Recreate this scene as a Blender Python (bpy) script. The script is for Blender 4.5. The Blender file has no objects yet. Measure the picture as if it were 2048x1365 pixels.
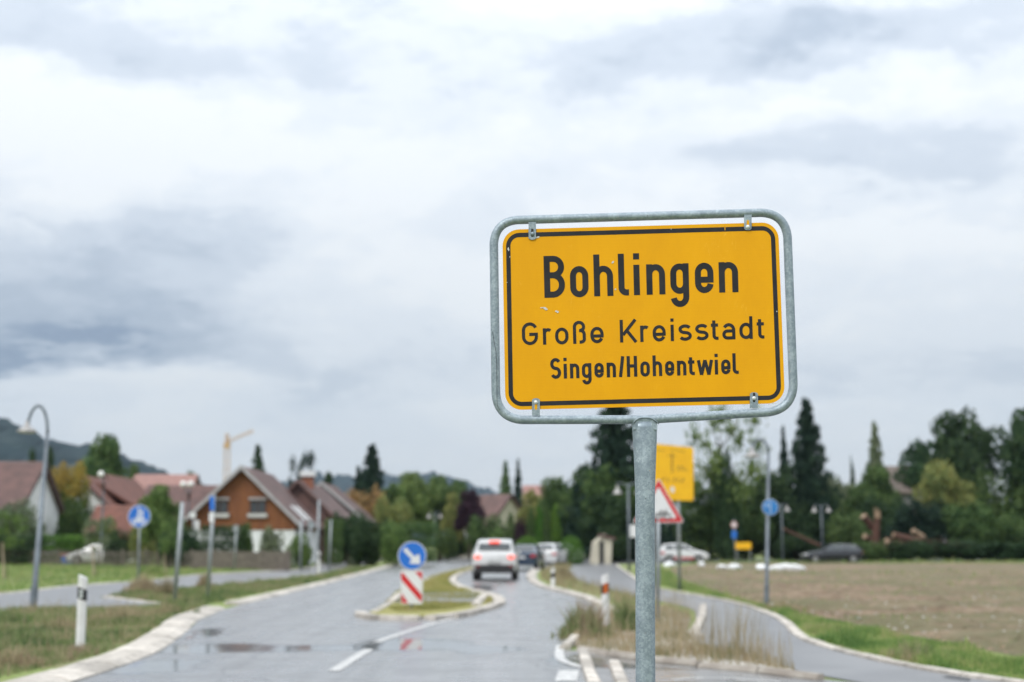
import bpy, bmesh, math, random
import numpy as np
from mathutils import Vector
R = math.radians
random.seed(7); rng = np.random.default_rng(7)
S = bpy.context.scene
COL = S.collection

# ------------------------------------------------------------------ camera
F = 2844.4; PITCH = R(8.135); EYE = 1.45; CXP, CYP = 1024.0, 682.5
cp, sp_ = math.cos(PITCH), math.sin(PITCH)
cam = bpy.data.objects.new('camera', bpy.data.cameras.new('camera')); COL.objects.link(cam)
cam.data.lens = 50; cam.data.sensor_width = 36; cam.data.clip_start = .1; cam.data.clip_end = 12000
cam.location = (0, 0, EYE); cam.rotation_euler = (R(90)+PITCH, 0, 0)
cam.data.dof.use_dof = True; cam.data.dof.focus_distance = 5.13; cam.data.dof.aperture_fstop = 2.3
S.camera = cam

def ray(px, py):
    u = (px-CXP)/F; v = (CYP-py)/F
    return (u, cp - v*sp_, sp_ + v*cp)
def at(px, py, Y):
    d = ray(px, py); t = Y/d[1]; return (d[0]*t, Y, EYE+d[2]*t)
def gr(px, py, z=0.0):
    d = ray(px, py); t = (z-EYE)/d[2]; return (d[0]*t, d[1]*t, z)
def ppm(Y): return F/(Y*cp)      # pixels per metre near the horizon

# ------------------------------------------------------------------ node helpers
class NT:
    def __init__(s, tree): s.t = tree; s.n = tree.nodes; s.l = tree.links
    def new(s, typ, **kw):
        n = s.n.new(typ)
        for k, v in kw.items(): setattr(n, k, v)
        return n
    def put(s, sock, v):
        if isinstance(v, bpy.types.NodeSocket): s.l.new(v, sock)
        elif isinstance(v, (tuple, list)) and len(v) == 3 and sock.type == 'RGBA': sock.default_value = (*v, 1)
        else: sock.default_value = v
    def m(s, op, a, b=0.0, c=None, clamp=False):
        n = s.new('ShaderNodeMath', operation=op, use_clamp=clamp); s.put(n.inputs[0], a); s.put(n.inputs[1], b)
        if c is not None: s.put(n.inputs[2], c)
        return n.outputs[0]
    def v(s, op, a, b=(0,0,0)):
        n = s.new('ShaderNodeVectorMath', operation=op); s.put(n.inputs[0], a)
        if op == 'SCALE': s.put(n.inputs[3], b)
        else: s.put(n.inputs[1], b)
        return n.outputs['Value'] if op in ('LENGTH', 'DOT_PRODUCT') else n.outputs[0]
    def noise(s, vec, scale, detail=4, rough=.55, dist=0):
        n = s.new('ShaderNodeTexNoise'); s.put(n.inputs['Vector'], vec)
        n.inputs['Scale'].default_value = scale; n.inputs['Detail'].default_value = detail
        n.inputs['Roughness'].default_value = rough; n.inputs['Distortion'].default_value = dist
        return n
    def mix(s, f, a, b, kind='RGBA', blend='MIX'):
        n = s.new('ShaderNodeMix', data_type=kind)
        if kind == 'RGBA': n.blend_type = blend
        ia = {'RGBA': (6, 7, 2), 'FLOAT': (2, 3, 0), 'VECTOR': (4, 5, 1)}[kind]
        s.put(n.inputs[0], f); s.put(n.inputs[ia[0]], a); s.put(n.inputs[ia[1]], b)
        return n.outputs[ia[2]]
    def step(s, x, lo, hi, a=0.0, b=1.0, interp='SMOOTHSTEP'):
        n = s.new('ShaderNodeMapRange', interpolation_type=interp); s.put(n.inputs[0], x)
        n.inputs[1].default_value = lo; n.inputs[2].default_value = hi; s.put(n.inputs[3], a); s.put(n.inputs[4], b)
        return n.outputs[0]

# ------------------------------------------------------------------ world: broken overcast sky
W = bpy.data.worlds.new('World'); S.world = W; W.use_nodes = True
nt = NT(W.node_tree); nt.n.clear()
SUN_EL, SUN_AZ = R(48), R(-35)
tc = nt.new('ShaderNodeTexCoord'); D = tc.outputs['Generated']
sky = nt.new('ShaderNodeTexSky', sky_type='NISHITA'); sky.sun_disc = False
sky.sun_elevation = SUN_EL; sky.sun_rotation = -SUN_AZ
skyc = nt.v('SCALE', sky.outputs[0], 0.10)
sep = nt.new('ShaderNodeSeparateXYZ'); nt.l.new(D, sep.inputs[0])
zz = nt.m('MAXIMUM', sep.outputs[2], 0.0)
den = nt.m('ADD', zz, 0.16)
comb = nt.new('ShaderNodeCombineXYZ')
nt.put(comb.inputs[0], nt.m('DIVIDE', sep.outputs[0], den)); nt.put(comb.inputs[1], nt.m('DIVIDE', sep.outputs[1], den))
P = comb.outputs[0]
warp = nt.v('SUBTRACT', nt.noise(P, 1.3, 5, .6).outputs['Color'], (.5, .5, .5))
Dw = nt.v('ADD', D, nt.v('SCALE', nt.v('SUBTRACT', nt.noise(P, 1.7, 7, .62).outputs['Color'], (.5, .5, .5)), .17))
Dw = nt.v('ADD', Dw, nt.v('SCALE', nt.v('SUBTRACT', nt.noise(nt.v('MULTIPLY', D, (1, 1, 1.8)), 8.5, 7, .62).outputs['Color'], (.5, .5, .5)), .075))
n1 = nt.noise(nt.v('ADD', P, nt.v('SCALE', warp, .9)), 0.75, 9, .56).outputs[0]
n2 = nt.noise(nt.v('MULTIPLY', P, (1.0, 1.7, 1)), 3.1, 8, .6, .4).outputs[0]
# cloud masses: centre pixel, half sizes in pixels, darkness
blobs = [(150, 55, 520, 85, .62), (60, 140, 420, 70, .38), (40, 585, 360, 115, .62), (130, 690, 430, 62, .80), (380, 500, 230, 90, .33),
         (60, 470, 420, 110, .30), (1480, 110, 480, 62, .50), (1950, 95, 330, 130, .48), (1330, 210, 260, 60, .26), (1700, 340, 520, 62, .36),
         (1950, 560, 360, 120, .2), (780, 380, 300, 80, .14), (620, 760, 430, 50, .24), (1150, 860, 800, 90, .10), (150, 840, 420, 30, .1),
         (1000, 60, 500, 60, .16), (1800, 760, 420, 60, .18), (700, 600, 300, 60, .16),
         (550, 280, 500, 120, -.32), (1000, 480, 420, 160, -.18), (1500, 30, 300, 40, -.12), (420, 40, 80, 40, -.1), (1650, 240, 350, 35, -.3),
         (1850, 430, 300, 40, -.2), (250, 790, 300, 30, -.2)]
dark = None
for bx, by, sx, sy, amp in blobs:
    d = Vector(ray(bx, by)).normalized()
    q = nt.v('MULTIPLY', nt.v('SUBTRACT', Dw, tuple(d)), (F/sx, F/sx, F/sy))
    g = nt.m('MULTIPLY', nt.m('EXPONENT', nt.m('MULTIPLY', nt.v('DOT_PRODUCT', q, q), -.8)), amp)
    dark = g if dark is None else nt.m('ADD', dark, g)
n3 = nt.noise(nt.v('ADD', nt.v('MULTIPLY', D, (1, 1, 2.3)), nt.v('SCALE', warp, .22)), 4.2, 10, .60, .25).outputs[0]
n4 = nt.noise(nt.v('ADD', nt.v('MULTIPLY', D, (1, 1, 2.0)), nt.v('SCALE', warp, .15)), 13, 9, .64).outputs[0]
nn = nt.m('ADD', nt.m('ADD', nt.m('MULTIPLY', nt.m('SUBTRACT', n1, .5), .75), nt.m('MULTIPLY', nt.m('SUBTRACT', n2, .5), .22)),
          nt.m('ADD', nt.m('MULTIPLY', nt.m('SUBTRACT', n3, .5), 1.25), nt.m('MULTIPLY', nt.m('SUBTRACT', n4, .5), .55)))
dark = nt.m('ADD', nt.m('ADD', nt.m('MULTIPLY', dark, .78), nn), .10)
ramp = nt.new('ShaderNodeValToRGB'); nt.put(ramp.inputs[0], dark)
cr = ramp.color_ramp; cr.interpolation = 'EASE'
for i, (p, c) in enumerate([(0.0, (.655, .683, .708)), (.25, (.59, .63, .675)), (.5, (.475, .525, .59)), (.78, (.345, .40, .475)), (1.0, (.21, .265, .355))]):
    e = cr.elements[i] if i < 2 else cr.elements.new(p)
    e.position = p; e.color = (*c, 1)
cloud = ramp.outputs[0]
hz = nt.step(sep.outputs[2], 0.0, .13)
cloud = nt.mix(nt.m('MULTIPLY', nt.m('SUBTRACT', 1.0, hz), .75), cloud, (.63, .675, .725))
# overcast skies brighten towards the zenith: the CIE overcast law L = (1 + 2 sin h) / 3
cloud = nt.v('SCALE', cloud, nt.m('DIVIDE', nt.m('ADD', 1.0, nt.m('MULTIPLY', zz, 2.0)), 1.36))
allc = nt.mix(.96, skyc, cloud)
below = nt.step(sep.outputs[2], -.02, 0.0)
allc = nt.mix(below, (.16, .17, .15), allc)
bg = nt.new('ShaderNodeBackground'); nt.put(bg.inputs[0], allc); bg.inputs[1].default_value = 1.0
wo = nt.new('ShaderNodeOutputWorld'); nt.l.new(bg.outputs[0], wo.inputs[0])

sun = bpy.data.objects.new('sun', bpy.data.lights.new('sun', 'SUN')); COL.objects.link(sun)
sun.data.energy = 1.5; sun.data.angle = R(25); sun.data.color = (1, .96, .9)
sd = Vector((math.sin(SUN_AZ)*math.cos(SUN_EL), -math.cos(SUN_AZ)*math.cos(SUN_EL), math.sin(SUN_EL)))
sun.rotation_euler = sd.to_track_quat('Z', 'Y').to_euler()

S.view_settings.view_transform = 'Standard'; S.view_settings.look = 'None'
S.view_settings.exposure = 0.42; S.view_settings.gamma = 1.0; S.view_settings.use_curve_mapping = False
S.cycles.use_denoising = True
S.cycles.max_bounces = 6; S.cycles.transparent_max_bounces = 8; S.cycles.volume_bounces = 0
S.cycles.caustics_reflective = False; S.cycles.caustics_refractive = False

# ------------------------------------------------------------------ materials
MATS = {}
def mat(name, col, rough=.6, metal=0.0, col2=None, scale=3.0, bump=0.0, bscale=40, emit=None, spec=.5, coat=0.0, detail=5, space='Object', lo=.35, hi=.65):
    if name in MATS: return MATS[name]
    m = bpy.data.materials.new(name); m.use_nodes = True; t = NT(m.node_tree)
    b = t.n['Principled BSDF']; b.inputs['Roughness'].default_value = rough; b.inputs['Metallic'].default_value = metal
    b.inputs['Specular IOR Level'].default_value = spec; b.inputs['Coat Weight'].default_value = coat
    tc = t.new('ShaderNodeTexCoord'); v = tc.outputs['Object']
    if space == 'World': v = t.new('ShaderNodeNewGeometry').outputs['Position']
    c2 = col2 if col2 else tuple(x*.82 for x in col)
    n = t.noise(v, scale, detail)
    t.put(b.inputs['Base Color'], t.mix(t.step(n.outputs[0], lo, hi), col, c2))
    if bump:
        bn = t.new('ShaderNodeBump'); bn.inputs['Strength'].default_value = bump; bn.inputs['Distance'].default_value = .01
        t.put(bn.inputs['Height'], t.noise(v, bscale, 4).outputs[0]); t.l.new(bn.outputs[0], b.inputs['Normal'])
    if emit: b.inputs['Emission Color'].default_value = (*emit[0], 1); b.inputs['Emission Strength'].default_value = emit[1]
    MATS[name] = m; return m
def leafmat(name, a, b, c, hue=.5, tip=None):
    m = bpy.data.materials.new(name); m.use_nodes = True; t = NT(m.node_tree)
    p = t.n['Principled BSDF']; p.inputs['Roughness'].default_value = .6; p.inputs['Specular IOR Level'].default_value = .12
    tc = t.new('ShaderNodeTexCoord'); v = tc.outputs['Object']; oi = t.new('ShaderNodeObjectInfo')
    v2 = t.v('ADD', v, t.v('SCALE', oi.outputs['Location'], .37))
    n = t.noise(v2, 4.5, 4, .6).outputs[0]
    w = t.new('ShaderNodeTexWhiteNoise', noise_dimensions='3D'); t.l.new(t.v('SCALE', v, 60), w.inputs[0])
    cc = t.mix(t.step(n, .36, .62), a, b)
    n2 = t.noise(v2, 13, 2).outputs[0]
    cc = t.mix(t.step(n2, .48, .72), cc, c)
    if tip:
        sx = t.new('ShaderNodeSeparateXYZ'); t.l.new(v, sx.inputs[0])
        cc = t.mix(t.step(t.m('ADD', sx.outputs[2], t.m('MULTIPLY', t.m('SUBTRACT', n, .5), .9)), .60, .86), cc, tip)
    hsv = t.new('ShaderNodeHueSaturation'); t.put(hsv.inputs['Color'], cc)
    t.put(hsv.inputs['Value'], t.step(w.outputs[0], 0, 1, .7, 1.35, 'LINEAR'))
    t.put(hsv.inputs['Hue'], t.step(oi.outputs['Random'], 0, 1, hue-.012, hue+.012, 'LINEAR'))
    t.l.new(hsv.outputs[0], p.inputs['Base Color'])
    tr = t.new('ShaderNodeBsdfTranslucent'); t.l.new(hsv.outputs[0], tr.inputs[0])
    mx = t.new('ShaderNodeMixShader'); mx.inputs[0].default_value = .28
    t.l.new(p.outputs[0], mx.inputs[1]); t.l.new(tr.outputs[0], mx.inputs[2])
    t.l.new(mx.outputs[0], t.n['Material Output'].inputs[0]); MATS[name] = m; return m
LM = {
 'green': leafmat('leaves_green', (.085,.142,.046), (.042,.082,.028), (.155,.215,.072)),
 'dark': leafmat('leaves_dark', (.038,.074,.030), (.018,.040,.018), (.078,.125,.05)),
 'conifer': leafmat('leaves_conifer', (.020,.044,.028), (.010,.024,.017), (.045,.08,.045)),
 'light': leafmat('leaves_light', (.14,.21,.06), (.075,.13,.04), (.22,.29,.10)),
 'lime': leafmat('leaves_lime', (.095,.20,.03), (.05,.12,.02), (.15,.27,.05)),
 'yellow': leafmat('leaves_yellow_green', (.24,.25,.08), (.13,.17,.06), (.34,.32,.11)),
 'gold': leafmat('leaves_gold', (.07,.13,.035), (.04,.09,.025), (.12,.17,.05), tip=(.34,.26,.06)),
 'autumn': leafmat('leaves_autumn', (.34,.21,.08), (.22,.16,.07), (.42,.29,.13)),
 'purple': leafmat('leaves_purple', (.045,.022,.035), (.026,.014,.024), (.075,.035,.05)),
 'grey': leafmat('leaves_grey_green', (.16,.20,.11), (.10,.13,.075), (.25,.28,.19)),
}
BARK = mat('bark', (.11,.085,.06), .9, col2=(.06,.045,.035), scale=9, bump=.6, bscale=14)
GALV = None
def galv():
    m = bpy.data.materials.new('galvanised_steel'); m.use_nodes = True; t = NT(m.node_tree); b = t.n['Principled BSDF']
    v = t.new('ShaderNodeTexCoord').outputs['Object']
    vo = t.new('ShaderNodeTexVoronoi'); t.l.new(t.v('ADD', v, t.v('SCALE', t.noise(v, 60, 3).outputs['Color'], .02)), vo.inputs[0]); vo.inputs['Scale'].default_value = 150
    hs = t.new('ShaderNodeSeparateColor'); t.l.new(vo.outputs['Color'], hs.inputs[0])
    n = t.noise(v, 18, 6, .65).outputs[0]
    n3 = t.noise(t.v('MULTIPLY', v, (1, 1, .12)), 60, 4, .6).outputs[0]
    sp = t.m('ADD', t.m('MULTIPLY', hs.outputs[0], .22), t.m('ADD', t.m('MULTIPLY', n, .75), t.m('MULTIPLY', n3, .3)))
    c = t.mix(t.step(sp, .42, 1.0), (.20,.25,.293), (.40,.472,.525))
    c = t.mix(t.step(t.noise(v, 140, 2).outputs[0], .70, .76), c, (.10,.10,.10))
    c = t.mix(t.step(t.noise(v, 90, 3).outputs[0], .70, .78), c, (.36,.25,.18))
    t.put(b.inputs['Base Color'], c); b.inputs['Metallic'].default_value = .35
    t.put(b.inputs['Roughness'], t.step(n, .3, .7, .38, .6))
    bn = t.new('ShaderNodeBump'); bn.inputs['Strength'].default_value = .35; bn.inputs['Distance'].default_value = .002
    t.put(bn.inputs['Height'], t.noise(v, 120, 4).outputs[0]); t.l.new(bn.outputs[0], b.inputs['Normal'])
    MATS['galv'] = m; return m
GALV = galv()
STEEL = mat('grey_pole_paint', (.17,.20,.23), .45, .3, col2=(.12,.14,.165), scale=6)
LPOLE = mat('light_pole', (.33,.36,.38), .5, .4, col2=(.25,.28,.30), scale=6)
WHITE = mat('white_plastic', (.70,.70,.71), .45, col2=(.62,.62,.62), scale=5)
BLACK = mat('black_plastic', (.02,.02,.022), .4)
BLUE = mat('sign_blue', (.012,.145,.56), .4, col2=(.012,.13,.50))
BLUE2 = mat('sign_blue_pale', (.03,.20,.52), .45)
RED = mat('sign_red', (.56,.018,.022), .4, col2=(.50,.015,.02))
SIGNW = mat('sign_white', (.68,.69,.70), .4, col2=(.63,.64,.65))
ORANGE = mat('orange_reflector', (.50,.11,.015), .3)
REFL = mat('clear_reflector', (.75,.80,.82), .15, .2)
GLASS = mat('window_glass', (.035,.045,.05), .06, 0, spec=.8)
def yellowmat():
    m = bpy.data.materials.new('sign_yellow_sheeting'); m.use_nodes = True; t = NT(m.node_tree); b = t.n['Principled BSDF']
    v = t.new('ShaderNodeTexCoord').outputs['Object']
    sx = t.new('ShaderNodeSeparateXYZ'); t.l.new(v, sx.inputs[0])
    k = 2*math.pi/.0062
    a = t.m('SINE', t.m('MULTIPLY', t.m('ADD', sx.outputs[0], t.m('MULTIPLY', sx.outputs[2], .58)), k))
    c_ = t.m('SINE', t.m('MULTIPLY', t.m('SUBTRACT', sx.outputs[0], t.m('MULTIPLY', sx.outputs[2], .58)), k))
    lat = t.m('MULTIPLY', a, c_)
    n = t.noise(t.v('MULTIPLY', v, (1, 1, .5)), 3.4, 7, .68).outputs[0]
    base = t.mix(t.step(n, .3, .7), (.78,.372,.002), (.71,.328,.002))
    base = t.mix(t.step(lat, .1, .7, 0.0, .26), base, (.55,.25,.003))
    # faint scratches
    sc = t.noise(t.v('MULTIPLY', v, (1, 1, .25)), 26, 3, .5, 1.2).outputs[0]
    ln = t.m('LESS_THAN', t.m('ABSOLUTE', t.m('SUBTRACT', sc, .5)), .0022)
    msk = t.step(t.noise(v, 5, 2).outputs[0], .56, .62)
    base = t.mix(t.m('MULTIPLY', t.m('MULTIPLY', ln, msk), .5), base, (.86,.50,.06))
    t.put(b.inputs['Base Color'], base); t.put(b.inputs['Roughness'], t.step(n, .3, .7, .34, .46)); b.inputs['Specular IOR Level'].default_value = .2
    MATS['yel'] = m; return m
YEL = yellowmat()
YEL2 = mat('board_yellow', (.80,.45,.004), .45, col2=(.76,.41,.004))
INK = mat('sign_black_print', (.018,.019,.023), .5, col2=(.026,.027,.032), scale=12, spec=.2)
PEEL = mat('peeled_film', (.62,.62,.60), .6, col2=(.42,.42,.42), scale=120)

def groundmat(name, cols, scales, rough=.9, bump=.5, bscale=8, stripes=None):
    m = bpy.data.materials.new(name); m.use_nodes = True; t = NT(m.node_tree); b = t.n['Principled BSDF']
    v = t.new('ShaderNodeNewGeometry').outputs['Position']
    c = cols[0]
    for i, (cc, s) in enumerate(zip(cols[1:], scales)):
        c = t.mix(t.step(t.noise(v, s, 6, .65).outputs[0], .40, .62), c, cc)
    if stripes:
        n = t.noise(t.v('MULTIPLY', v, stripes), 1, 3).outputs[0]
        c = t.mix(t.step(n, .5, .68, 0.0, .7), c, cols[-1])
    t.put(b.inputs['Base Color'], c); b.inputs['Roughness'].default_value = rough; b.inputs['Specular IOR Level'].default_value = .2
    bn = t.new('ShaderNodeBump'); bn.inputs['Strength'].default_value = bump; bn.inputs['Distance'].default_value = .08
    t.put(bn.inputs['Height'], t.noise(v, bscale, 5, .7).outputs[0]); t.l.new(bn.outputs[0], b.inputs['Normal'])
    return m
GRASS = groundmat('grass_ground', [(.15,.20,.07), (.12,.16,.055), (.22,.21,.11), (.22,.28,.09)], [.6, 1.7, .23])
SOIL = groundmat('stubble_field', [(.21,.148,.10), (.14,.10,.07), (.29,.22,.155), (.15,.145,.08)], [2.5, .8, .16], bump=.8, bscale=12, stripes=(.10, .9, 1))
DIRT = groundmat('verge_soil', [(.36,.32,.26), (.24,.21,.14), (.42,.38,.32)], [1.5, 4], bscale=20)

def roadmat():
    m = bpy.data.materials.new('wet_asphalt'); m.use_nodes = True; t = NT(m.node_tree); b = t.n['Principled BSDF']
    v = t.new('ShaderNodeNewGeometry').outputs['Position']
    n = t.noise(v, 1.1, 6, .6).outputs[0]; f = t.noise(v, 120, 3, .6).outputs[0]
    vs = t.noise(t.v('MULTIPLY', v, (1.0, .12, 1)), 1.3, 4, .6).outputs[0]
    c = t.mix(t.step(n, .35, .65), (.20,.20,.205), (.145,.147,.152))
    c = t.mix(t.step(f, .45, .7, 0.0, .5), c, (.16,.16,.16))
    trk = t.noise(t.v('MULTIPLY', v, (2.2, .05, 1)), 1.0, 3, .6).outputs[0]
    c = t.mix(t.step(trk, .5, .62, 0.0, .45), c, (.10,.10,.105))
    pt = t.new('ShaderNodeTexVoronoi', feature='DISTANCE_TO_EDGE'); t.l.new(t.v('ADD', v, t.v('SCALE', t.noise(v, 2, 4).outputs['Color'], .5)), pt.inputs[0]); pt.inputs['Scale'].default_value = .33
    c = t.mix(t.step(pt.outputs[0], .004, .012, .6, 0.0), c, (.05,.05,.052))
    # standing water: blobs in metres
    wv = t.v('ADD', v, t.v('SCALE', t.v('SUBTRACT', t.noise(v, .55, 5, .6).outputs['Color'], (.5,.5,.5)), 1.5))
    pud = None
    for (px, py, rx, ry) in PUDDLES:
        g = gr(px, py)
        q = t.v('MULTIPLY', t.v('SUBTRACT', wv, (g[0], g[1], 0)), (1/rx, 1/ry, 0))
        e = t.m('EXPONENT', t.m('MULTIPLY', t.v('DOT_PRODUCT', q, q), -1))
        pud = e if pud is None else t.m('ADD', pud, e)
    wet = t.step(pud, .22, .62)
    c = t.mix(wet, c, (.045,.047,.05))
    t.put(b.inputs['Base Color'], c)
    dry = t.step(t.m('ADD', t.m('MULTIPLY', n, .5), t.m('MULTIPLY', vs, .5)), .38, .6, .20, .40)
    t.put(b.inputs['Roughness'], t.mix(wet, dry, .035, 'FLOAT')); b.inputs['IOR'].default_value = 1.5
    b.inputs['Coat Weight'].default_value = .5; b.inputs['Coat Roughness'].default_value = .26
    b.inputs['Specular IOR Level'].default_value = .5
    bn = t.new('ShaderNodeBump'); bn.inputs['Distance'].default_value = .004
    t.put(bn.inputs['Strength'], t.mix(wet, .12, .004, 'FLOAT'))
    t.put(bn.inputs['Height'], f); t.l.new(bn.outputs[0], b.inputs['Normal'])
    return m
PUDDLES = [(400, 1298, .75, 1.1), (600, 1296, .9, .7), (300, 1335, .55, 1.1), (835, 1288, .8, 1.3), (980, 1300, .5, .7), (1215, 1324, .75, 1.0), (1330, 1335, .5, .5), (400, 1268, .25, 1.6), (960, 1178, .5, 5)]
ROAD = roadmat()
def stonevar(m, lo=.72, hi=1.12):
    t = NT(m.node_tree); b = t.n['Principled BSDF']; src = b.inputs['Base Color'].links[0].from_socket; oi = t.new('ShaderNodeObjectInfo')
    v = t.new('ShaderNodeNewGeometry').outputs['Position']
    h = t.new('ShaderNodeHueSaturation'); t.put(h.inputs['Color'], src)
    st = t.step(t.noise(v, 7, 6, .7).outputs[0], .46, .66, 1.0, .62)
    t.put(h.inputs['Value'], t.m('MULTIPLY', t.step(oi.outputs['Random'], 0, 1, lo, hi, 'LINEAR'), st)); t.l.new(h.outputs[0], b.inputs['Base Color'])
PATHM = mat('damp_path_asphalt', (.19,.19,.197), .33, col2=(.145,.145,.152), scale=.8, bump=.12, bscale=60, space='World')
KERB = mat('kerb_stone', (.60,.555,.50), .8, col2=(.45,.415,.37), scale=1.6, bump=.3, bscale=25, space='World')
stonevar(KERB)
PAINT = mat('road_paint', (.60,.60,.59), .5, col2=(.34,.34,.34), scale=9, space='World')

# ------------------------------------------------------------------ object helpers
ORG = {}
def meta(o, label=None, cat=None, group=None, kind=None):
    if label: o['label'] = label
    if cat: o['category'] = cat
    if group: o['group'] = group
    if kind: o['kind'] = kind
    return o
def thing(name, loc, label, cat, group=None):
    o = bpy.data.objects.new(name, None); COL.objects.link(o); o.location = loc; o.empty_display_size = .2
    ORG[o.name] = Vector(loc); return meta(o, label, cat, group)
def rawmesh(name, verts, faces, m, smooth=False):
    me = bpy.data.meshes.new(name); me.from_pydata([tuple(v) for v in verts], [], faces)
    if m: me.materials.append(m)
    if smooth: me.polygons.foreach_set('use_smooth', [True]*len(me.polygons))
    me.update(); return me
def obj(name, verts, faces, m, parent=None, smooth=False, loc=None, label=None, kind=None):
    """verts in world space; origin at parent's origin (or loc)"""
    o0 = ORG[parent.name] if parent else Vector(loc or (0, 0, 0))
    vv = [(v[0]-o0[0], v[1]-o0[1], v[2]-o0[2]) for v in verts]
    o = bpy.data.objects.new(name, rawmesh(name, vv, faces, m, smooth)); COL.objects.link(o)
    if parent: o.parent = parent
    else: o.location = o0
    ORG[o.name] = o0
    return meta(o, label=label, kind=kind)
def child(name, me, parent, loc=(0,0,0), rot=(0,0,0), sc=None):
    o = bpy.data.objects.new(name, me); COL.objects.link(o); o.parent = parent; o.location = loc; o.rotation_euler = rot
    if sc: o.scale = sc
    ORG[o.name] = ORG.get(parent.name, Vector((0,0,0))) + Vector(loc); return o
def dup(root, loc, rotz=0, label=None, scale=None, name=None):
    r = root.copy(); COL.objects.link(r); r.location = loc; r.rotation_euler = (0, 0, rotz)
    if scale: r.scale = scale
    if label: r['label'] = label
    def rec(a, b):
        for ch in a.children:
            c = ch.copy(); COL.objects.link(c); c.parent = b; rec(ch, c)
    rec(root, r); return r

class MB:
    def __init__(s): s.v = []; s.f = []
    def add(s, vs, fs): n = len(s.v); s.v += [tuple(v) for v in vs]; s.f += [tuple(i+n for i in f) for f in fs]; return s
    def box(s, x0, x1, y0, y1, z0, z1):
        return s.add([(x0,y0,z0),(x1,y0,z0),(x1,y1,z0),(x0,y1,z0),(x0,y0,z1),(x1,y0,z1),(x1,y1,z1),(x0,y1,z1)],
                     [(0,3,2,1),(4,5,6,7),(0,1,5,4),(1,2,6,5),(2,3,7,6),(3,0,4,7)])
    def tube(s, pts, rad, n=12, cap=True, flat=None):
        pts = [Vector(p) for p in pts]; N = len(pts)
        rad = rad if isinstance(rad, (list, tuple)) else [rad]*N
        b = len(s.v); up = None
        for i, p in enumerate(pts):
            d = (pts[min(i+1, N-1)] - pts[max(i-1, 0)]).normalized()
            if up is None: up = Vector((0,1,0)) if abs(d.y) < .9 else Vector((1,0,0))
            a = d.cross(up).normalized(); c = a.cross(d).normalized(); up = c
            r = rad[i]; r = r if isinstance(r, tuple) else (r, r)
            for k in range(n):
                t = 2*math.pi*k/n; s.v.append(tuple(p + a*math.cos(t)*r[0] + c*math.sin(t)*r[1]))
        for i in range(N-1):
            for k in range(n):
                k2 = (k+1) % n; s.f.append((b+i*n+k, b+i*n+k2, b+(i+1)*n+k2, b+(i+1)*n+k))
        if cap: s.f.append(tuple(b+k for k in range(n))[::-1]); s.f.append(tuple(b+(N-1)*n+k for k in range(n)))
        return s
    def loop_tube(s, pts, rad, n=14):
        pts = [Vector(p) for p in pts]; N = len(pts); b = len(s.v)
        for i, p in enumerate(pts):
            d = (pts[(i+1) % N]-pts[i-1]).normalized(); c = Vector((0,1,0)); a = d.cross(c).normalized()
            for k in range(n):
                t = 2*math.pi*k/n; s.v.append(tuple(p + a*math.cos(t)*rad + c*math.sin(t)*rad))
        for i in range(N):
            for k in range(n):
                k2 = (k+1) % n; j = (i+1) % N; s.f.append((b+i*n+k, b+i*n+k2, b+j*n+k2, b+j*n+k))
        return s
    def lathe(s, c, prof, n=20):
        b = len(s.v)
        for r, z in prof:
            for k in range(n):
                t = 2*math.pi*k/n; s.v.append((c[0]+r*math.cos(t), c[1]+r*math.sin(t), c[2]+z))
        for i in range(len(prof)-1):
            for k in range(n):
                k2 = (k+1) % n; s.f.append((b+i*n+k, b+i*n+k2, b+(i+1)*n+k2, b+(i+1)*n+k))
        return s
    def prism(s, poly, y0, y1, axis='y'):
        """poly in (x,z), extruded along y"""
        n = len(poly); vs = [(p[0], y0, p[1]) for p in poly]+[(p[0], y1, p[1]) for p in poly]
        fs = [tuple(range(n)), tuple(range(2*n-1, n-1, -1))]+[(i, i+n, (i+1) % n+n, (i+1) % n) for i in range(n)]
        return s.add(vs, fs)
    def obj(s, name, m, parent=None, **k): return obj(name, s.v, s.f, m, parent, **k)
    def mesh(s, name, m, smooth=False): return rawmesh(name, s.v, s.f, m, smooth)

def sheet(name, pts, m, z, kind='structure', label=None):
    bm = bmesh.new(); vs = [bm.verts.new((p[0], p[1], z)) for p in pts]
    f = bm.faces.new(vs); f.normal_update()
    if f.normal.z < 0: f.normal_flip()
    bmesh.ops.triangulate(bm, faces=[f])
    me = bpy.data.meshes.new(name); bm.to_mesh(me); bm.free(); me.materials.append(m)
    o = bpy.data.objects.new(name, me); COL.objects.link(o); ORG[o.name] = Vector((0,0,0)); return meta(o, kind=kind, label=label)
def smooth_line(pts, n=6):
    out = []; P_ = [np.array(p[:2], float) for p in pts]
    for i in range(len(P_)-1):
        p0 = P_[max(i-1, 0)]; p1 = P_[i]; p2 = P_[i+1]; p3 = P_[min(i+2, len(P_)-1)]
        for k in range(n):
            t = k/n; out.append(.5*((2*p1)+(-p0+p2)*t+(2*p0-5*p1+4*p2-p3)*t*t+(-p0+3*p1-3*p2+p3)*t**3))
    out.append(P_[-1]); return out
def G2(pts): return [gr(*p)[:2] for p in pts]

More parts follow.
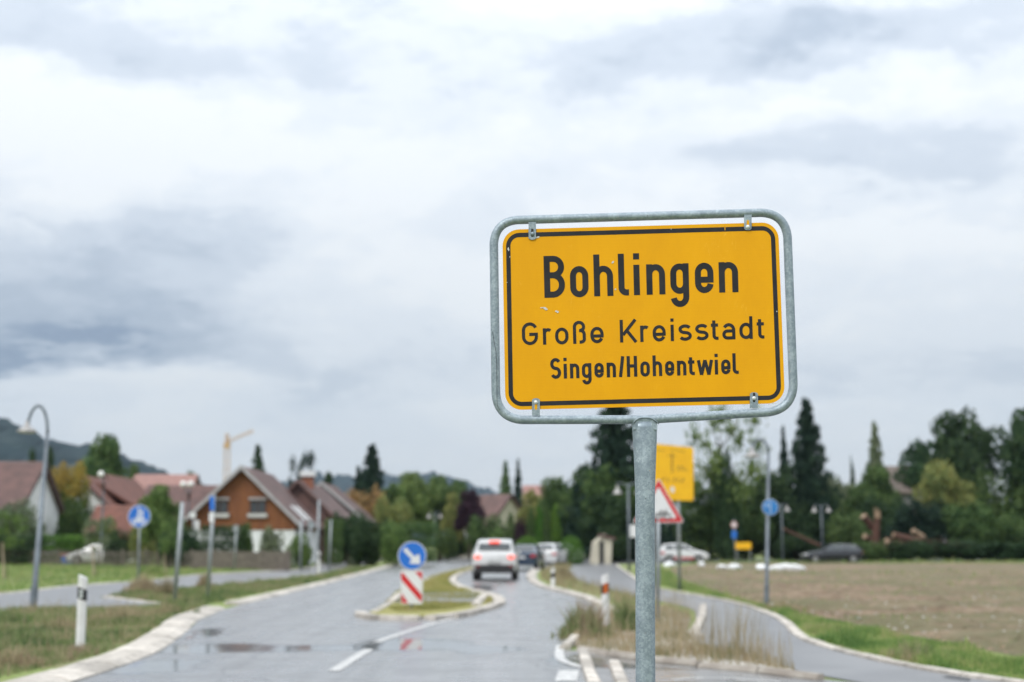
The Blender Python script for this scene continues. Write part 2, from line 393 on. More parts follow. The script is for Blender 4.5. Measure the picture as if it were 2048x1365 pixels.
# ------------------------------------------------------------------ ground, roads, paths
MB().add([(-4200,-60,0),(4200,-60,0),(4200,4200,0),(-4200,4200,0)], [(0,1,2,3)]).obj('ground', GRASS, kind='structure')
LK = [(-420,1500),(-150,1440),(60,1392),(150,1365),(230,1338),(310,1308),(350,1282),(378,1260),(395,1243),(455,1217)]
LK2 = [(480,1211),(600,1182),(680,1162),(740,1146),(790,1132),(840,1124)]
RK = [(1085,1137),(1073,1148),(1075,1160),(1100,1174),(1150,1186),(1200,1200),(1232,1217)]
left_edge = G2(LK)+G2(LK2)
far = [gr(884,1117)[:2], gr(903,1107)[:2], gr(917,1100)[:2], gr(924,1096)[:2], gr(938,1096)[:2], gr(948,1107)[:2], gr(990,1117)[:2], (14,141),(60,139),(140,136),(140,118),(60,119),(22,118),(9,108)]
right_edge = G2(RK)+G2([(1190,1246),(1146,1274),(1118,1300)])+G2([(1150,1302),(1300,1323),(1560,1351),(1700,1366),(1900,1392)])+[(8,10.8),(14,9),(14,4),(-14,4)]
road = sheet('road', left_edge+far+right_edge, ROAD, .004)
PR = [(1236,1130),(1245,1137),(1265,1150),(1300,1172),(1345,1183),(1440,1199),(1510,1215),(1572,1239),(1604,1265),(1640,1286),(1750,1316),(1900,1346),(2048,1367),(2500,1430)]
PL = [(1150,1131),(1135,1145),(1160,1163),(1230,1182),(1290,1197),(1375,1216),(1392,1237),(1374,1272),(1400,1294),(1500,1312),(1590,1342),(1700,1364),(1850,1392)]
prs = smooth_line(G2(PR)); pls = smooth_line(G2(PL))
footpath = sheet('cycle_path', list(pls)+[(8.5,10)]+[(16,10)]+list(prs)[::-1], PATHM, .012)
LPU = [(-500,1222),(0,1190),(150,1173),(299,1163),(400,1151),(584,1141),(632,1133),(670,1124),(760,1117)]
LPL = [(770,1121),(700,1135),(632,1150),(540,1160),(424,1172),(300,1184),(240,1190),(195,1195),(250,1200),(316,1210),(180,1217),(60,1217),(0,1223),(-500,1260)]
footpath2 = sheet('footpath', smooth_line(G2(LPU))+G2(LPL), PATHM, .008)
FIELD = [(1338,1139),(1370,1160),(1420,1178),(1500,1203),(1600,1226),(1700,1247),(1900,1288),(2060,1318),(2700,1440)]
field = sheet('ploughed_field', smooth_line(G2(FIELD))+[(60,15),(110,110),(60,113),(14.5,112)], SOIL, .006)
VERGE = [(1145,1290),(1147,1276),(1190,1248),(1232,1219),(1275,1212),(1330,1216),(1382,1236),(1374,1272),(1400,1294),(1500,1312),(1590,1342),(1560,1349),(1300,1322),(1160,1300)]
vs_ = sheet('verge_soil', G2(VERGE), DIRT, .016)
# white markings
def mark(poly, z=.010): return sheet('road_marking', G2(poly), PAINT, z)
def stripe(pts, w, z=.010):
    P_ = smooth_line(G2(pts), 4); L = []; Rr = []
    for i, p in enumerate(P_):
        d = P_[min(i+1, len(P_)-1)]-P_[max(i-1, 0)]; d = d/np.linalg.norm(d); n = np.array((-d[1], d[0]))*w/2
        L.append(p+n); Rr.append(p-n)
    return sheet('road_marking', L+Rr[::-1], PAINT, z)
stripe([(668,1343),(737,1300)], .14)
stripe([(752,1286),(810,1266),(883,1244),(930,1233)], .12)
stripe([(390,1530),(560,1410)], .14)
mark([(1117,1343),(1158,1343),(1154,1364),(1110,1364)])
stripe([(1121,1292),(1120,1318),(1150,1332),(1178,1339)], .12)
stripe([(1140,1318),(1174,1320)], .08)
stripe([(1345,1362),(1430,1358),(1560,1366)], .10)
stripe([(1310,1333),(1390,1338)], .08)
# old tar patches and a manhole on the path
sheet('tar_patch', G2([(1885,1357),(1900,1354),(1942,1360),(1938,1365)]), BLACK, .018)

# kerbs made of single stones
def stone_mesh(L, w, h, name='kerb_stone', slope=.55):
    # x along, y outwards; road side y=0
    v = []
    for x in (-L/2, L/2):
        c = .012 if x < 0 else -.012
        v += [(x, 0, 0), (x, 0.0, h*.25), (x+c, w*slope*.5, h*.92), (x+c, w*.8, h), (x, w, h*.9), (x, w, 0)]
    f = [(5,4,3,2,1,0), (6,7,8,9,10,11)]+[(i, i+1, i+7, i+6) for i in range(5)]
    return rawmesh(name, v, f, KERB)
KMESH = {}
KERB2 = mat('old_grey_kerb', (.36,.33,.29), .85, col2=(.24,.21,.18), scale=3, bump=.3, bscale=25, space='World')
def kerb(name, pts, side, w, h, L=.98, label=None, z=0, sm=True, m=None):
    key = (w, h, L, m is None)
    if key not in KMESH:
        KMESH[key] = stone_mesh(L-.035, w, h)
        if m: KMESH[key].materials[0] = m
    root = bpy.data.objects.new(name, None); COL.objects.link(root); meta(root, kind='structure', label=label); ORG[root.name] = Vector((0,0,0))
    P_ = smooth_line(pts, 8) if sm else [np.array(p) for p in pts]
    d = np.concatenate([[0], np.cumsum([np.linalg.norm(P_[i+1]-P_[i]) for i in range(len(P_)-1)])])
    n = int(d[-1]//L); xs = np.array([p[0] for p in P_]); ys = np.array([p[1] for p in P_])
    for i in range(max(n, 1)):
        a = (np.interp(i*L, d, xs), np.interp(i*L, d, ys)); b = (np.interp((i+1)*L, d, xs), np.interp((i+1)*L, d, ys))
        th = math.atan2(b[1]-a[1], b[0]-a[0])
        o = child('stone', KMESH[key], root, ((a[0]+b[0])/2, (a[1]+b[1])/2, z+random.uniform(-.008, .006)), (random.uniform(-.012,.012), random.uniform(-.01,.01), th+random.uniform(-.012,.012)))
        o.scale = (1, side, 1)
    return root
kerb('kerb', G2(LK), 1, .50, .075, label='pale kerb along the near left verge')
kerb('kerb', G2(LK2), 1, .38, .08, label='pale kerb running to the village on the left')
kerb('kerb', G2(RK), -1, .42, .08, .8, label='pale kerb curving round the right verge')
kerb('kerb', G2([(1232,1217),(1272,1236)]), -1, .36, .08, .8)
kerb('kerb', G2([(1118,1300),(1146,1274),(1190,1246)])[::1], -1, .16, .09, .7)
kerb('kerb', G2([(1150,1302),(1300,1325),(1560,1353),(1760,1378)]), 1, .11, .07, 1.0, m=KERB2)
kerb('path_edging', prs[::3], -1, .20, .05, .98)
kerb('path_edging', G2([(1398,1216),(1395,1237),(1378,1268),(1386,1285)]), 1, .17, .10, .55)
kerb('path_edging', smooth_line(G2(LPU))[::3], 1, .12, .05, 1.0)
kerb('path_edging', G2([(632,1151),(540,1161),(424,1173),(300,1185),(205,1195)]), 1, .12, .06, 1.0)
kerb('path_edging', G2([(205,1195),(250,1201),(316,1210)]), 1, .12, .05, .7)
kerb('path_edging', G2([(60,1218),(0,1224),(-300,1245)]), 1, .14, .05, .8)
kerb('kerb', G2([(1180,1310),(1188,1335),(1203,1368),(1215,1395)]), -1, .15, .08, .5, label='white kerb stones leading from the puddle')
kerb('kerb', G2([(1243,1334),(1256,1362),(1270,1395)]), -1, .15, .08, .5)

# traffic island
ISL = G2([(738,1231),(770,1212),(800,1184),(840,1166),(885,1149),(940,1137),(950,1137)])
ISR = G2([(950,1139),(912,1150),(898,1160),(900,1170),(920,1181),(962,1192),(982,1200),(984,1210),(950,1222),(900,1234),(850,1240),(780,1240),(748,1236)])
isl = [tuple(p) for p in smooth_line(ISL, 4)]+[tuple(p) for p in smooth_line(ISR, 4)]
ISG = groundmat('island_grass', [(.26,.25,.09), (.20,.20,.07), (.32,.30,.12)], [1.2, 3])
island_o = sheet('traffic_island', isl, ISG, .07)
kerb('island_kerb', ISR+[ISL[0]], 1, .31, .10, .8, label='pale kerb round the grassy traffic island')
kerb('island_kerb', ISL, -1, .18, .10, .8)
sheet('island_crossing', G2([(768,1212),(962,1212),(978,1197),(950,1190),(800,1190)]), PATHM, .085)

# ------------------------------------------------------------------ blades / weeds / stones (stuff)
def inpoly(x, y, poly):
    ins = np.zeros(len(x), bool); n = len(poly)
    for i in range(n):
        x0, y0 = poly[i][0], poly[i][1]; x1, y1 = poly[(i+1) % n][0], poly[(i+1) % n][1]
        if y0 == y1: continue
        c = ((y0 > y) != (y1 > y)) & (x < (x1-x0)*(y-y0)/(y1-y0)+x0); ins ^= c
    return ins
def blade_mat(name, a, b, c, e):
    m = bpy.data.materials.new(name); m.use_nodes = True; t = NT(m.node_tree); p = t.n['Principled BSDF']
    at_ = t.new('ShaderNodeAttribute', attribute_name='tint'); v = t.new('ShaderNodeNewGeometry').outputs['Position']
    s = at_.outputs['Fac']
    n = t.noise(t.v('MULTIPLY', v, (1, .6, 1)), 1.5, 5, .7).outputs[0]; nb = t.noise(v, .35, 2).outputs[0]
    k = t.m('ADD', t.m('MULTIPLY', s, .34), t.m('ADD', t.m('MULTIPLY', t.m('SUBTRACT', n, .5), 1.5), t.m('ADD', t.m('MULTIPLY', t.m('SUBTRACT', nb, .5), .8), .38)))
    r = t.new('ShaderNodeValToRGB'); t.put(r.inputs[0], k); r.color_ramp.elements[0].position = .30; r.color_ramp.elements[0].color = (*a, 1)
    r.color_ramp.elements[1].position = .85; r.color_ramp.elements[1].color = (*e, 1)
    q = r.color_ramp.elements.new(.5); q.color = (*b, 1); q = r.color_ramp.elements.new(.66); q.color = (*c, 1)
    t.l.new(r.outputs[0], p.inputs['Base Color']); p.inputs['Roughness'].default_value = .6; p.inputs['Specular IOR Level'].default_value = .25
    tr = t.new('ShaderNodeBsdfTranslucent'); t.l.new(r.outputs[0], tr.inputs[0]); mx = t.new('ShaderNodeMixShader'); mx.inputs[0].default_value = .3
    t.l.new(p.outputs[0], mx.inputs[1]); t.l.new(tr.outputs[0], mx.inputs[2]); t.l.new(mx.outputs[0], t.n['Material Output'].inputs[0]); return m
BG = blade_mat('blades_mixed', (.085,.13,.055), (.17,.235,.085), (.27,.27,.14), (.33,.24,.18))
BWEED = blade_mat('blades_weedy', (.13,.14,.06), (.27,.24,.13), (.38,.31,.20), (.36,.27,.19))
BGREEN = blade_mat('blades_fresh', (.09,.175,.05), (.185,.285,.08), (.30,.35,.13), (.34,.30,.17))
BDRY = blade_mat('blades_dry', (.20,.17,.10), (.33,.28,.17), (.42,.35,.23), (.25,.18,.12))
BISL = blade_mat('blades_island', (.20,.22,.06), (.30,.29,.10), (.36,.33,.13), (.30,.25,.12))
def blades(name, poly, n, h, w, m, label=None, z=0, near=18, lean=.35, clump=0.0, cat='grass', far_grow=.02, patch=True, gauss=None):
    if gauss: poly = [(gauss[0]-gauss[2]*3, gauss[1]-gauss[3]*3), (gauss[0]+gauss[2]*3, gauss[1]-gauss[3]*3), (gauss[0]+gauss[2]*3, gauss[1]+gauss[3]*3), (gauss[0]-gauss[2]*3, gauss[1]+gauss[3]*3)]
    P_ = np.array([(p[0], p[1]) for p in poly]); lo = P_.min(0); hi = P_.max(0)
    k = 0; X = []; Yy = []
    while k < n:
        x = rng.uniform(lo[0], hi[0], n*3); y = rng.uniform(lo[1], hi[1], n*3)
        ok = inpoly(x, y, poly) & (rng.random(n*3) < np.minimum(1, (near/np.maximum(y, 5))**1.3))
        if clump:
            f = np.sin(x*2.1+np.sin(y*.9)*2)+np.sin(y*1.7+x*.8)+np.sin(x*5.3+y*3.1)*.6
            ok &= f > rng.normal(clump, .7, n*3)
        if gauss: ok &= rng.random(n*3) < np.exp(-((x-gauss[0])/gauss[2])**2-((y-gauss[1])/gauss[3])**2)
        X.append(x[ok]); Yy.append(y[ok]); k += ok.sum()
    X = np.concatenate(X)[:n]; Yy = np.concatenate(Yy)[:n]
    if patch:
        f = np.sin(X*2.3+np.sin(Yy*1.1)*2)+np.sin(Yy*1.9+X*.9+1)+np.sin(X*4.7-Yy*2.7)*.7
        hs = np.clip(.62+f*.22, .18, 1.25)
    else: hs = 1.0
    if gauss: hs = np.exp(-.6*((X-gauss[0])/gauss[2])**2-.6*((Yy-gauss[1])/gauss[3])**2)
    g = 1+far_grow*np.maximum(0, Yy-near)
    hh = hs*rng.uniform(h[0], h[1], n)*(1+.25*(g-1)); ww = w*g*rng.uniform(.6, 1.3, n)
    a = rng.uniform(0, 2*math.pi, n); dx = np.cos(a); dy = np.sin(a); b = rng.uniform(0, 2*math.pi, n); l = rng.random(n)*lean*hh
    lx = np.cos(b)*l; ly = np.sin(b)*l
    V = np.zeros((n, 5, 3)); 
    V[:,0] = np.stack([X-dx*ww/2, Yy-dy*ww/2, np.full(n, z-.01)], 1); V[:,1] = np.stack([X+dx*ww/2, Yy+dy*ww/2, np.full(n, z-.01)], 1)
    V[:,2] = np.stack([X+dx*ww*.4+lx*.4, Yy+dy*ww*.4+ly*.4, z+hh*.6], 1); V[:,3] = np.stack([X-dx*ww*.4+lx*.4, Yy-dy*ww*.4+ly*.4, z+hh*.6], 1)
    V[:,4] = np.stack([X+lx, Yy+ly, z+hh], 1)
    V = V.reshape(-1, 3); base = np.arange(n)*5
    me = bpy.data.meshes.new(name); me.vertices.add(n*5); me.vertices.foreach_set('co', V.ravel())
    idx = np.stack([base, base+1, base+2, base+3, base+3, base+2, base+4], 1).ravel()
    me.loops.add(n*7); me.loops.foreach_set('vertex_index', idx.astype(np.int32))
    ls = np.stack([np.arange(n)*7, np.arange(n)*7+4], 1).ravel(); me.polygons.add(n*2); me.polygons.foreach_set('loop_start', ls.astype(np.int32))
    me.update(calc_edges=True)
    at_ = me.attributes.new('tint', 'FLOAT', 'POINT'); at_.data.foreach_set('value', np.repeat(rng.random(n), 5).astype(np.float32))
    me.materials.append(m); o = bpy.data.objects.new(name, me); COL.objects.link(o)
    return meta(o, label=label, cat=cat, kind='stuff')
V1 = G2([(-260,1440),(0,1357),(100,1335),(190,1312),(258,1287),(308,1263),(343,1240),(372,1226),(432,1206),(316,1213),(180,1219),(60,1219),(-300,1240)])
V2 = G2([(215,1194),(300,1186),(424,1174),(540,1163),(632,1153),(700,1137),(745,1138),(690,1153),(600,1172),(520,1188),(468,1197),(440,1206),(330,1209),(260,1200)])
V3 = G2([(-300,1208),(0,1188),(150,1171),(299,1161),(400,1149),(584,1139),(632,1131),(668,1122),(560,1124),(300,1122),(0,1122),(-300,1123)])
blades('verge_grass', V1, 46000, (.05,.17), .012, BG, 'mixed green and brown grass on the near left verge', lean=1.1)
blades('verge_grass', V1, 1400, (.2,.42), .010, BDRY, 'taller dry stems in the near left verge', clump=.6)
blades('verge_grass', V2, 16000, (.07,.22), .02, BG, 'strip of grass between footpath and road on the left', near=32)
blades('meadow_grass', V3, 30000, (.08,.2), .03, BGREEN, 'green meadow grass between footpath and picket fence', near=45)
G4 = G2([(1360,1180),(1440,1197),(1510,1213),(1574,1237),(1608,1264),(1645,1283),(1755,1312),(1905,1342),(2050,1362),(2300,1400),(2500,1395),(2060,1325),(1900,1293),(1700,1253),(1500,1208),(1420,1182),(1360,1162),(1338,1142),(1290,1136),(1268,1146),(1300,1168)])
blades('verge_grass', G4, 40000, (.05,.16), .014, BGREEN, 'bright green grass strip between cycle path and field', near=22)
blades('field_margin_grass', [(14,111),(60,112),(110,109),(110,117),(24,117),(14,116)], 9000, (.1,.35), .06, BGREEN, 'rough grass along the far edge of the field', near=100)
FG = [(p[0], p[1]) for p in smooth_line(G2(FIELD))]+[(60,15),(60,80),(13,80)]
blades('field_stubble', FG, 26000, (.06,.13), .016, BDRY, 'pale dry stubble scattered over the bare field', near=22)
blades('field_weeds', FG, 5200, (.1,.26), .03, BGREEN, 'small green weeds sprouting in the bare field', near=40, clump=1.9)
VP = G2(VERGE)
blades('weeds', VP, 5200, (.04,.22), .012, BWEED, 'low green weeds on the gravelly right verge', z=.01)
blades('dry_weeds', VP, 620, (.3,.85), .007, BDRY, 'tall dry brown weeds on the right verge behind the pole', z=.01, lean=.3, clump=.5)
blades('dry_weeds', G2([(1330,1300),(1560,1345),(1590,1340),(1500,1312),(1400,1294),(1340,1290)]), 330, (.35,.95), .007, BDRY, 'tall dry weeds beside the cycle path', z=.01, lean=.25)
RV = G2([(1092,1139),(1080,1148),(1082,1160),(1105,1173),(1150,1184),(1205,1199),(1240,1214),(1290,1212),(1290,1199),(1230,1184),(1160,1165),(1130,1147),(1145,1133),(1120,1131)])
blades('dry_weeds', RV, 2400, (.08,.42), .02, BWEED, 'brown weeds along the curve between road and cycle path', near=45)
IS1 = G2([(775,1222),(800,1215),(935,1213),(955,1215),(900,1226),(860,1230),(790,1230)]); IS2 = [p for p in isl if p[1] > 34.2]
blades('island_grass', IS1, 2600, (.03,.1), .014, BISL, 'small grass triangle at the front of the traffic island', z=.07, near=32)
blades('island_grass', IS2, 12000, (.03,.1), .016, BISL, 'yellowish short grass on the long rear part of the traffic island', z=.07, near=32)
for a_, b_ in (((772,1212),(796,1194)), ((962,1219),(980,1198))):
    kerb('island_kerb', G2([a_, b_]), 1 if a_[0] > 900 else -1, .22, .16, 1.2, sm=False)
for i, (x, y, r_) in enumerate([(285,1188,.40), (332,1192,.25), (407,1178,.20), (392,1232,.10), (301,1152,.55), (1126,1160,.35), (1255,1262,.22), (1170,1276,.30)]):
    g = gr(x, y)
    blades('weed_clump', None, [900,350,420,120,1300,800,500,700][i], (.3,.75) if i not in (3, 4) else ((.08,.2) if i == 3 else (.3,.6)), .02, [BDRY,BDRY,BDRY,BG,BGREEN,BDRY,BG,BG][i],
           ['large reddish brown weed clump by the blue disc post', 'small brown weed clump on the left grass strip', 'narrow brown weed clump at the foot of the signpost', 'green tuft growing at the kerb edge',
            'round green tuft on the meadow right of the blue disc', 'orange brown weed clump behind the right kerb curve', 'dark weed clump just left of the steel pole', 'olive weed clump at the tip of the right verge'][i], cat='weeds', near=60, gauss=(g[0], g[1], r_, r_*1.5), lean=.6)

for i, (x, y, rx, ry, n_, m_, lab) in enumerate([(245,1240,.55,1.3,900,BDRY,'dark dry weed patch behind the near left marker post'), (60,1290,.35,.6,500,BG,'green weed clump at the lower left corner'), (20,1335,.30,.4,420,BDRY,'brown weed clump at the left picture edge'),
        (120,1262,.35,.9,420,BWEED,'olive weed patch left of the near left marker post'), (330,1228,.25,1.0,300,BWEED,'olive weed patch beside the bend of the left kerb'), (1690,1284,.35,.7,420,BGREEN,'lush grass clump on the right grass strip'), (1830,1318,.30,.6,380,BG,'darker grass clump low on the right grass strip'), (1570,1222,.4,1.2,420,BWEED,'dry grass clump near the foot of the right gooseneck lamp')]):
    g = gr(x, y); blades('weed_clump', None, n_, (.12,.34), .014, m_, lab, cat='weeds', near=60, gauss=(g[0], g[1], rx, ry), lean=1.0)

def pebbles(name, poly, n, r, m, label, z=0, cat='stones', flat=.6):
    mb = MB(); P_ = np.array(poly); lo = P_.min(0); hi = P_.max(0); c = 0
    while c < n:
        x = rng.uniform(lo[0], hi[0]); y = rng.uniform(lo[1], hi[1])
        if not inpoly(np.array([x]), np.array([y]), poly)[0]: continue
        s = rng.uniform(r[0], r[1]); q = rng.uniform(.6, 1.4, 6)*s
        mb.add([(x-q[0],y,z),(x,y-q[1],z),(x+q[2],y,z),(x,y+q[3],z),(x+rng.uniform(-.3,.3)*s,y,z+q[4]*flat)], [(0,1,4),(1,2,4),(2,3,4),(3,0,4)]); c += 1
    o = mb.obj(name, m, kind='stuff', label=label); return meta(o, cat=cat)
PEB = mat('pale_gravel', (.50,.48,.45), .8, col2=(.30,.28,.25), scale=12, space='World')
CLOD = mat('soil_clods', (.30,.215,.15), .95, col2=(.18,.13,.09), scale=9, space='World')
pebbles('gravel', G2([(1330,1322),(1335,1312),(1500,1330),(1570,1345),(1500,1342)]), 420, (.012,.045), PEB, 'pale gravel along the near edge of the right verge', .016)
pebbles('gravel', VP, 500, (.01,.03), PEB, 'pale gravel scattered on the right verge', .016)
_p = [tuple(p) for p in smooth_line(G2(FIELD))]+[(46,18),(46,62),(12.6,62)]
ys = [14.5]
while ys[-1] < 62: ys.append(ys[-1]+.10+(ys[-1]-14.5)*.006)
xs = np.arange(2.5, 46, .16); Xg, Yg = np.meshgrid(xs, np.array(ys)); Xg = Xg+rng.normal(0, .03, Xg.shape)
Zg = .045+.022*np.sin(Xg*1.1+Yg*5.2+np.sin(Yg*.7)*1.3)+rng.normal(0, .030, Xg.shape)
ny, nx = Xg.shape; ins = inpoly(Xg.ravel(), Yg.ravel(), _p).reshape(ny, nx); core = ins.copy()
for _ in range(2):
    e = core.copy(); e[1:-1,1:-1] = core[1:-1,1:-1] & core[:-2,1:-1] & core[2:,1:-1] & core[1:-1,:-2] & core[1:-1,2:]; core = e
Zg = np.where(core, Zg, -.01)
ii = np.arange(ny*nx).reshape(ny, nx); qd = np.stack([ii[:-1,:-1], ii[:-1,1:], ii[1:,1:], ii[1:,:-1]], -1)[ins[:-1,:-1] & ins[1:,1:] & ins[:-1,1:] & ins[1:,:-1]]
me = bpy.data.meshes.new('soil'); me.vertices.add(ny*nx); me.vertices.foreach_set('co', np.stack([Xg, Yg, Zg], -1).ravel()); me.loops.add(len(qd)*4)
me.loops.foreach_set('vertex_index', qd.ravel().astype(np.int32)); me.polygons.add(len(qd)); me.polygons.foreach_set('loop_start', (np.arange(len(qd))*4).astype(np.int32)); me.update(calc_edges=True); me.materials.append(SOIL)
so = bpy.data.objects.new('soil', me); COL.objects.link(so); meta(so, label='rough ploughed brown soil of the field on the right', cat='soil', kind='stuff')
pebbles('field_stones', G2(FIELD[3:])+[(24,18),(24,40),(11,40)], 900, (.02,.05), PEB, 'pale stones lying on the brown field', .05)
FN = [p for p in FG if p[1] < 60]+[(30,60)]
pebbles('soil_clods', G2(FIELD[3:])+[(28,18),(28,55),(11,55)], 5200, (.02,.06), CLOD, 'brown soil clods on the bare field', .004, cat='soil')

# ------------------------------------------------------------------ vegetation
def leafcloud(name, centers, n, size, m, thick=.35, droop=0.0, elong=1.4):
    """centers: list of (x,y,z,rx,ry,rz,weight)"""
    C_ = np.array(centers, float); w = C_[:,6]/C_[:,6].sum(); k = rng.choice(len(C_), n, p=w); c = C_[k]
    d = rng.normal(size=(n, 3)); d /= np.linalg.norm(d, axis=1)[:,None]
    r = 1-thick*rng.random(n)**1.2 + rng.normal(0, .05, n)
    pos = c[:,:3]+d*c[:,3:6]*r[:,None]
    nrm = d+rng.normal(0, .6, (n, 3)); nrm /= np.linalg.norm(nrm, axis=1)[:,None]
    a = np.cross(nrm, rng.normal(size=(n, 3))); a[:,2] -= droop; a /= np.linalg.norm(a, axis=1)[:,None]; b = np.cross(nrm, a)
    z0 = np.percentile(pos[:,2], 99.3); r0 = np.percentile(np.hypot(pos[:,0], pos[:,1]), 97.5)
    if name == 'crown': pos[:,2] *= 1/z0; pos[:,:2] *= .5/r0
    s = size*rng.uniform(.55, 1.35, n)
    V = np.stack([pos-a*s[:,None]*elong/2, pos+b*s[:,None]*.42, pos+a*s[:,None]*elong/2, pos-b*s[:,None]*.42], 1)
    V[:,:,2] = np.maximum(V[:,:,2], .002)
    me = bpy.data.meshes.new(name); me.vertices.add(n*4); me.vertices.foreach_set('co', V.reshape(-1)); me.loops.add(n*4)
    me.loops.foreach_set('vertex_index', np.arange(n*4, dtype=np.int32)); me.polygons.add(n); me.polygons.foreach_set('loop_start', (np.arange(n)*4).astype(np.int32))
    me.update(calc_edges=True); me.materials.append(m); return me
def lobes_broad(seed, base=.20, n=30, rr=(.07,.19)):
    q = np.random.default_rng(seed); L = []
    for i in range(n):
        z = base+.1+(.80-base)*q.random(); prof = math.sin(math.pi*min(1, max(.08, (z-base+.05)/(1.05-base))))**.6
        a = q.random()*6.283; r_ = .38*prof*q.random()**.45; s = q.uniform(*rr)*(.7+.4*prof)
        L.append((r_*math.cos(a), r_*math.sin(a), z, s, s, s*.75, s*s))
    L.append((0,0,.86,.14,.14,.13,.02)); L.append((0,0,(base+1)/2,.26,.26,.3,.05)); return L
def lobes_bush(seed, n=26):
    q = np.random.default_rng(seed); L = []
    for i in range(n):
        a = q.random()*6.283; r_ = .34*q.random()**.5; z = .12+.58*q.random()*(1-r_); s = q.uniform(.08,.20)
        L.append((r_*math.cos(a), r_*math.sin(a), z, s, s, s*1.1, s*s))
    return L
def lobes_cone(seed, n=46, w=.46):
    q = np.random.default_rng(seed); L = []
    for i in range(n):
        z = .04+.95*(i/n)**1.15; r_ = w*(1-z)*q.uniform(.6, 1.0); a = i*2.4+q.random(); s = .03+.15*(1-z)
        L.append((r_*.6*math.cos(a), r_*.6*math.sin(a), z-.01, s*1.25, s*1.25, s*.45, s)); L.append((0,0,z,s*.7,s*.7,s*.5,s*.5))
    return L
def lobes_column(seed, n=14):
    q = np.random.default_rng(seed); L = []
    for i in range(n):
        z = .06+.86*i/(n-1); r_ = .36*math.sin(math.pi*min(.98, (z*.86+.16)))**.7
        L.append((q.uniform(-.06,.06), q.uniform(-.06,.06), z, r_, r_, .10, r_))
    return L
def lobes_sparse(seed, n=30):
    q = np.random.default_rng(seed); L = []; n = 26
    for i in range(n):
        z = .38+.58*q.random(); a = q.random()*6.283; r_ = .44*math.sqrt(q.random())*math.sin(math.pi*(z-.2)/.95)**.5; s = q.uniform(.09,.17)
        L.append((r_*math.cos(a), r_*math.sin(a), z, s, s, s*.8, s*s))
    return L
def trunk_mesh(name, top=.7, r=.022, limbs=6, seed=0, spread=.3):
    q = random.Random(seed); mb = MB(); mb.tube([(0,0,0),(.008,0,top*.35),(-.006,.01,top*.7),(0,0,top)], [r*1.25, r, r*.7, r*.25], 8)
    for i in range(limbs):
        z = top*(.35+.55*i/max(1, limbs)); a = i*2.4+q.random(); L = spread*q.uniform(.6, 1)
        mb.tube([(0,0,z),(L*.4*math.cos(a),L*.4*math.sin(a),z+L*.35),(L*math.cos(a),L*math.sin(a),z+L*.9)], [r*.5, r*.32, r*.1], 5)
    return mb.mesh(name, BARK, True)
CR = {}; TRM = {}
def crown(kind, k, mname):
    key = (kind, k, mname)
    if key in CR: return CR[key]
    m = LM[mname]; sd = k*31+hash_(kind)
    if kind == 'broad': me = leafcloud('crown', lobes_broad(sd), 8500, .036, m)
    elif kind == 'bush': me = leafcloud('crown', lobes_bush(sd), 6500, .042, m)
    elif kind == 'conifer': me = leafcloud('crown', lobes_cone(sd), 7500, .034, m, .5, droop=.8, elong=1.9)
    elif kind == 'column': me = leafcloud('crown', lobes_column(sd), 5500, .034, m, .3, droop=-1.0, elong=1.8)
    elif kind == 'sparse': me = leafcloud('crown', lobes_sparse(sd), 3000, .028, m, 1.0)
    elif kind == 'ball': me = leafcloud('crown', [(0,0,.32,.47,.47,.62,1),(.1,.05,.3,.38,.38,.6,.4)], 6500, .036, m, .12)
    elif kind == 'hedge':
        q = np.random.default_rng(sd); me = leafcloud('crown', [(x, y, z, .13, .17, .16, 1) for x in np.linspace(-.42, .42, 8) for z in (.2,.5,.80) for y in (-.28,.28)]+[(0,0,.5,.4,.4,.4,2)], 8000, .028, m, .25)
    CR[key] = me; return me
def hash_(s): return sum(ord(c)*(i+3) for i, c in enumerate(s))
def plant(name, label, cat, kind, mname, x, ytop, wpx, Y, group=None, base=0.0, var=None, depth=None):
    p = at(x, ytop, Y); H = max(.3, p[2]-base); Wd = wpx/ppm(Y)
    wf = {'broad': .93, 'bush': .93, 'conifer': .66, 'column': .72, 'sparse': 1.0, 'ball': 1.0, 'hedge': 1.0}[kind]
    k = (hash_(label) % 3) if var is None else var
    o = thing(name, (p[0], Y, base), label, cat, group); w_ = Wd/wf
    o.rotation_euler = (0, 0, 0 if kind == 'hedge' else random.uniform(0, 6.28))
    c = child('crown', crown(kind, k, mname), o, sc=(w_, depth or w_, H))
    c.location.z = .02
    if kind in ('broad', 'sparse', 'conifer', 'column') or True:
        if kind not in TRM: TRM[kind] = {'broad': trunk_mesh('trunk', .72, .024), 'sparse': trunk_mesh('trunk', .86, .016, 16, 3, .22), 'conifer': trunk_mesh('trunk', .95, .02, 0), 'column': trunk_mesh('trunk', .8, .02, 0),
                       'bush': trunk_mesh('trunk', .55, .02, 6, 2, .25), 'ball': trunk_mesh('trunk', .5, .02, 4, 2, .25), 'hedge': trunk_mesh('trunk', .7, .012, 6, 2, .2)}[kind]
        s_ = min(w_*1.1, (w_+H)/2); child('trunk', TRM[kind], o, sc=(s_, s_, H*.97))
    return o
T = 'broad'; B = 'bush'
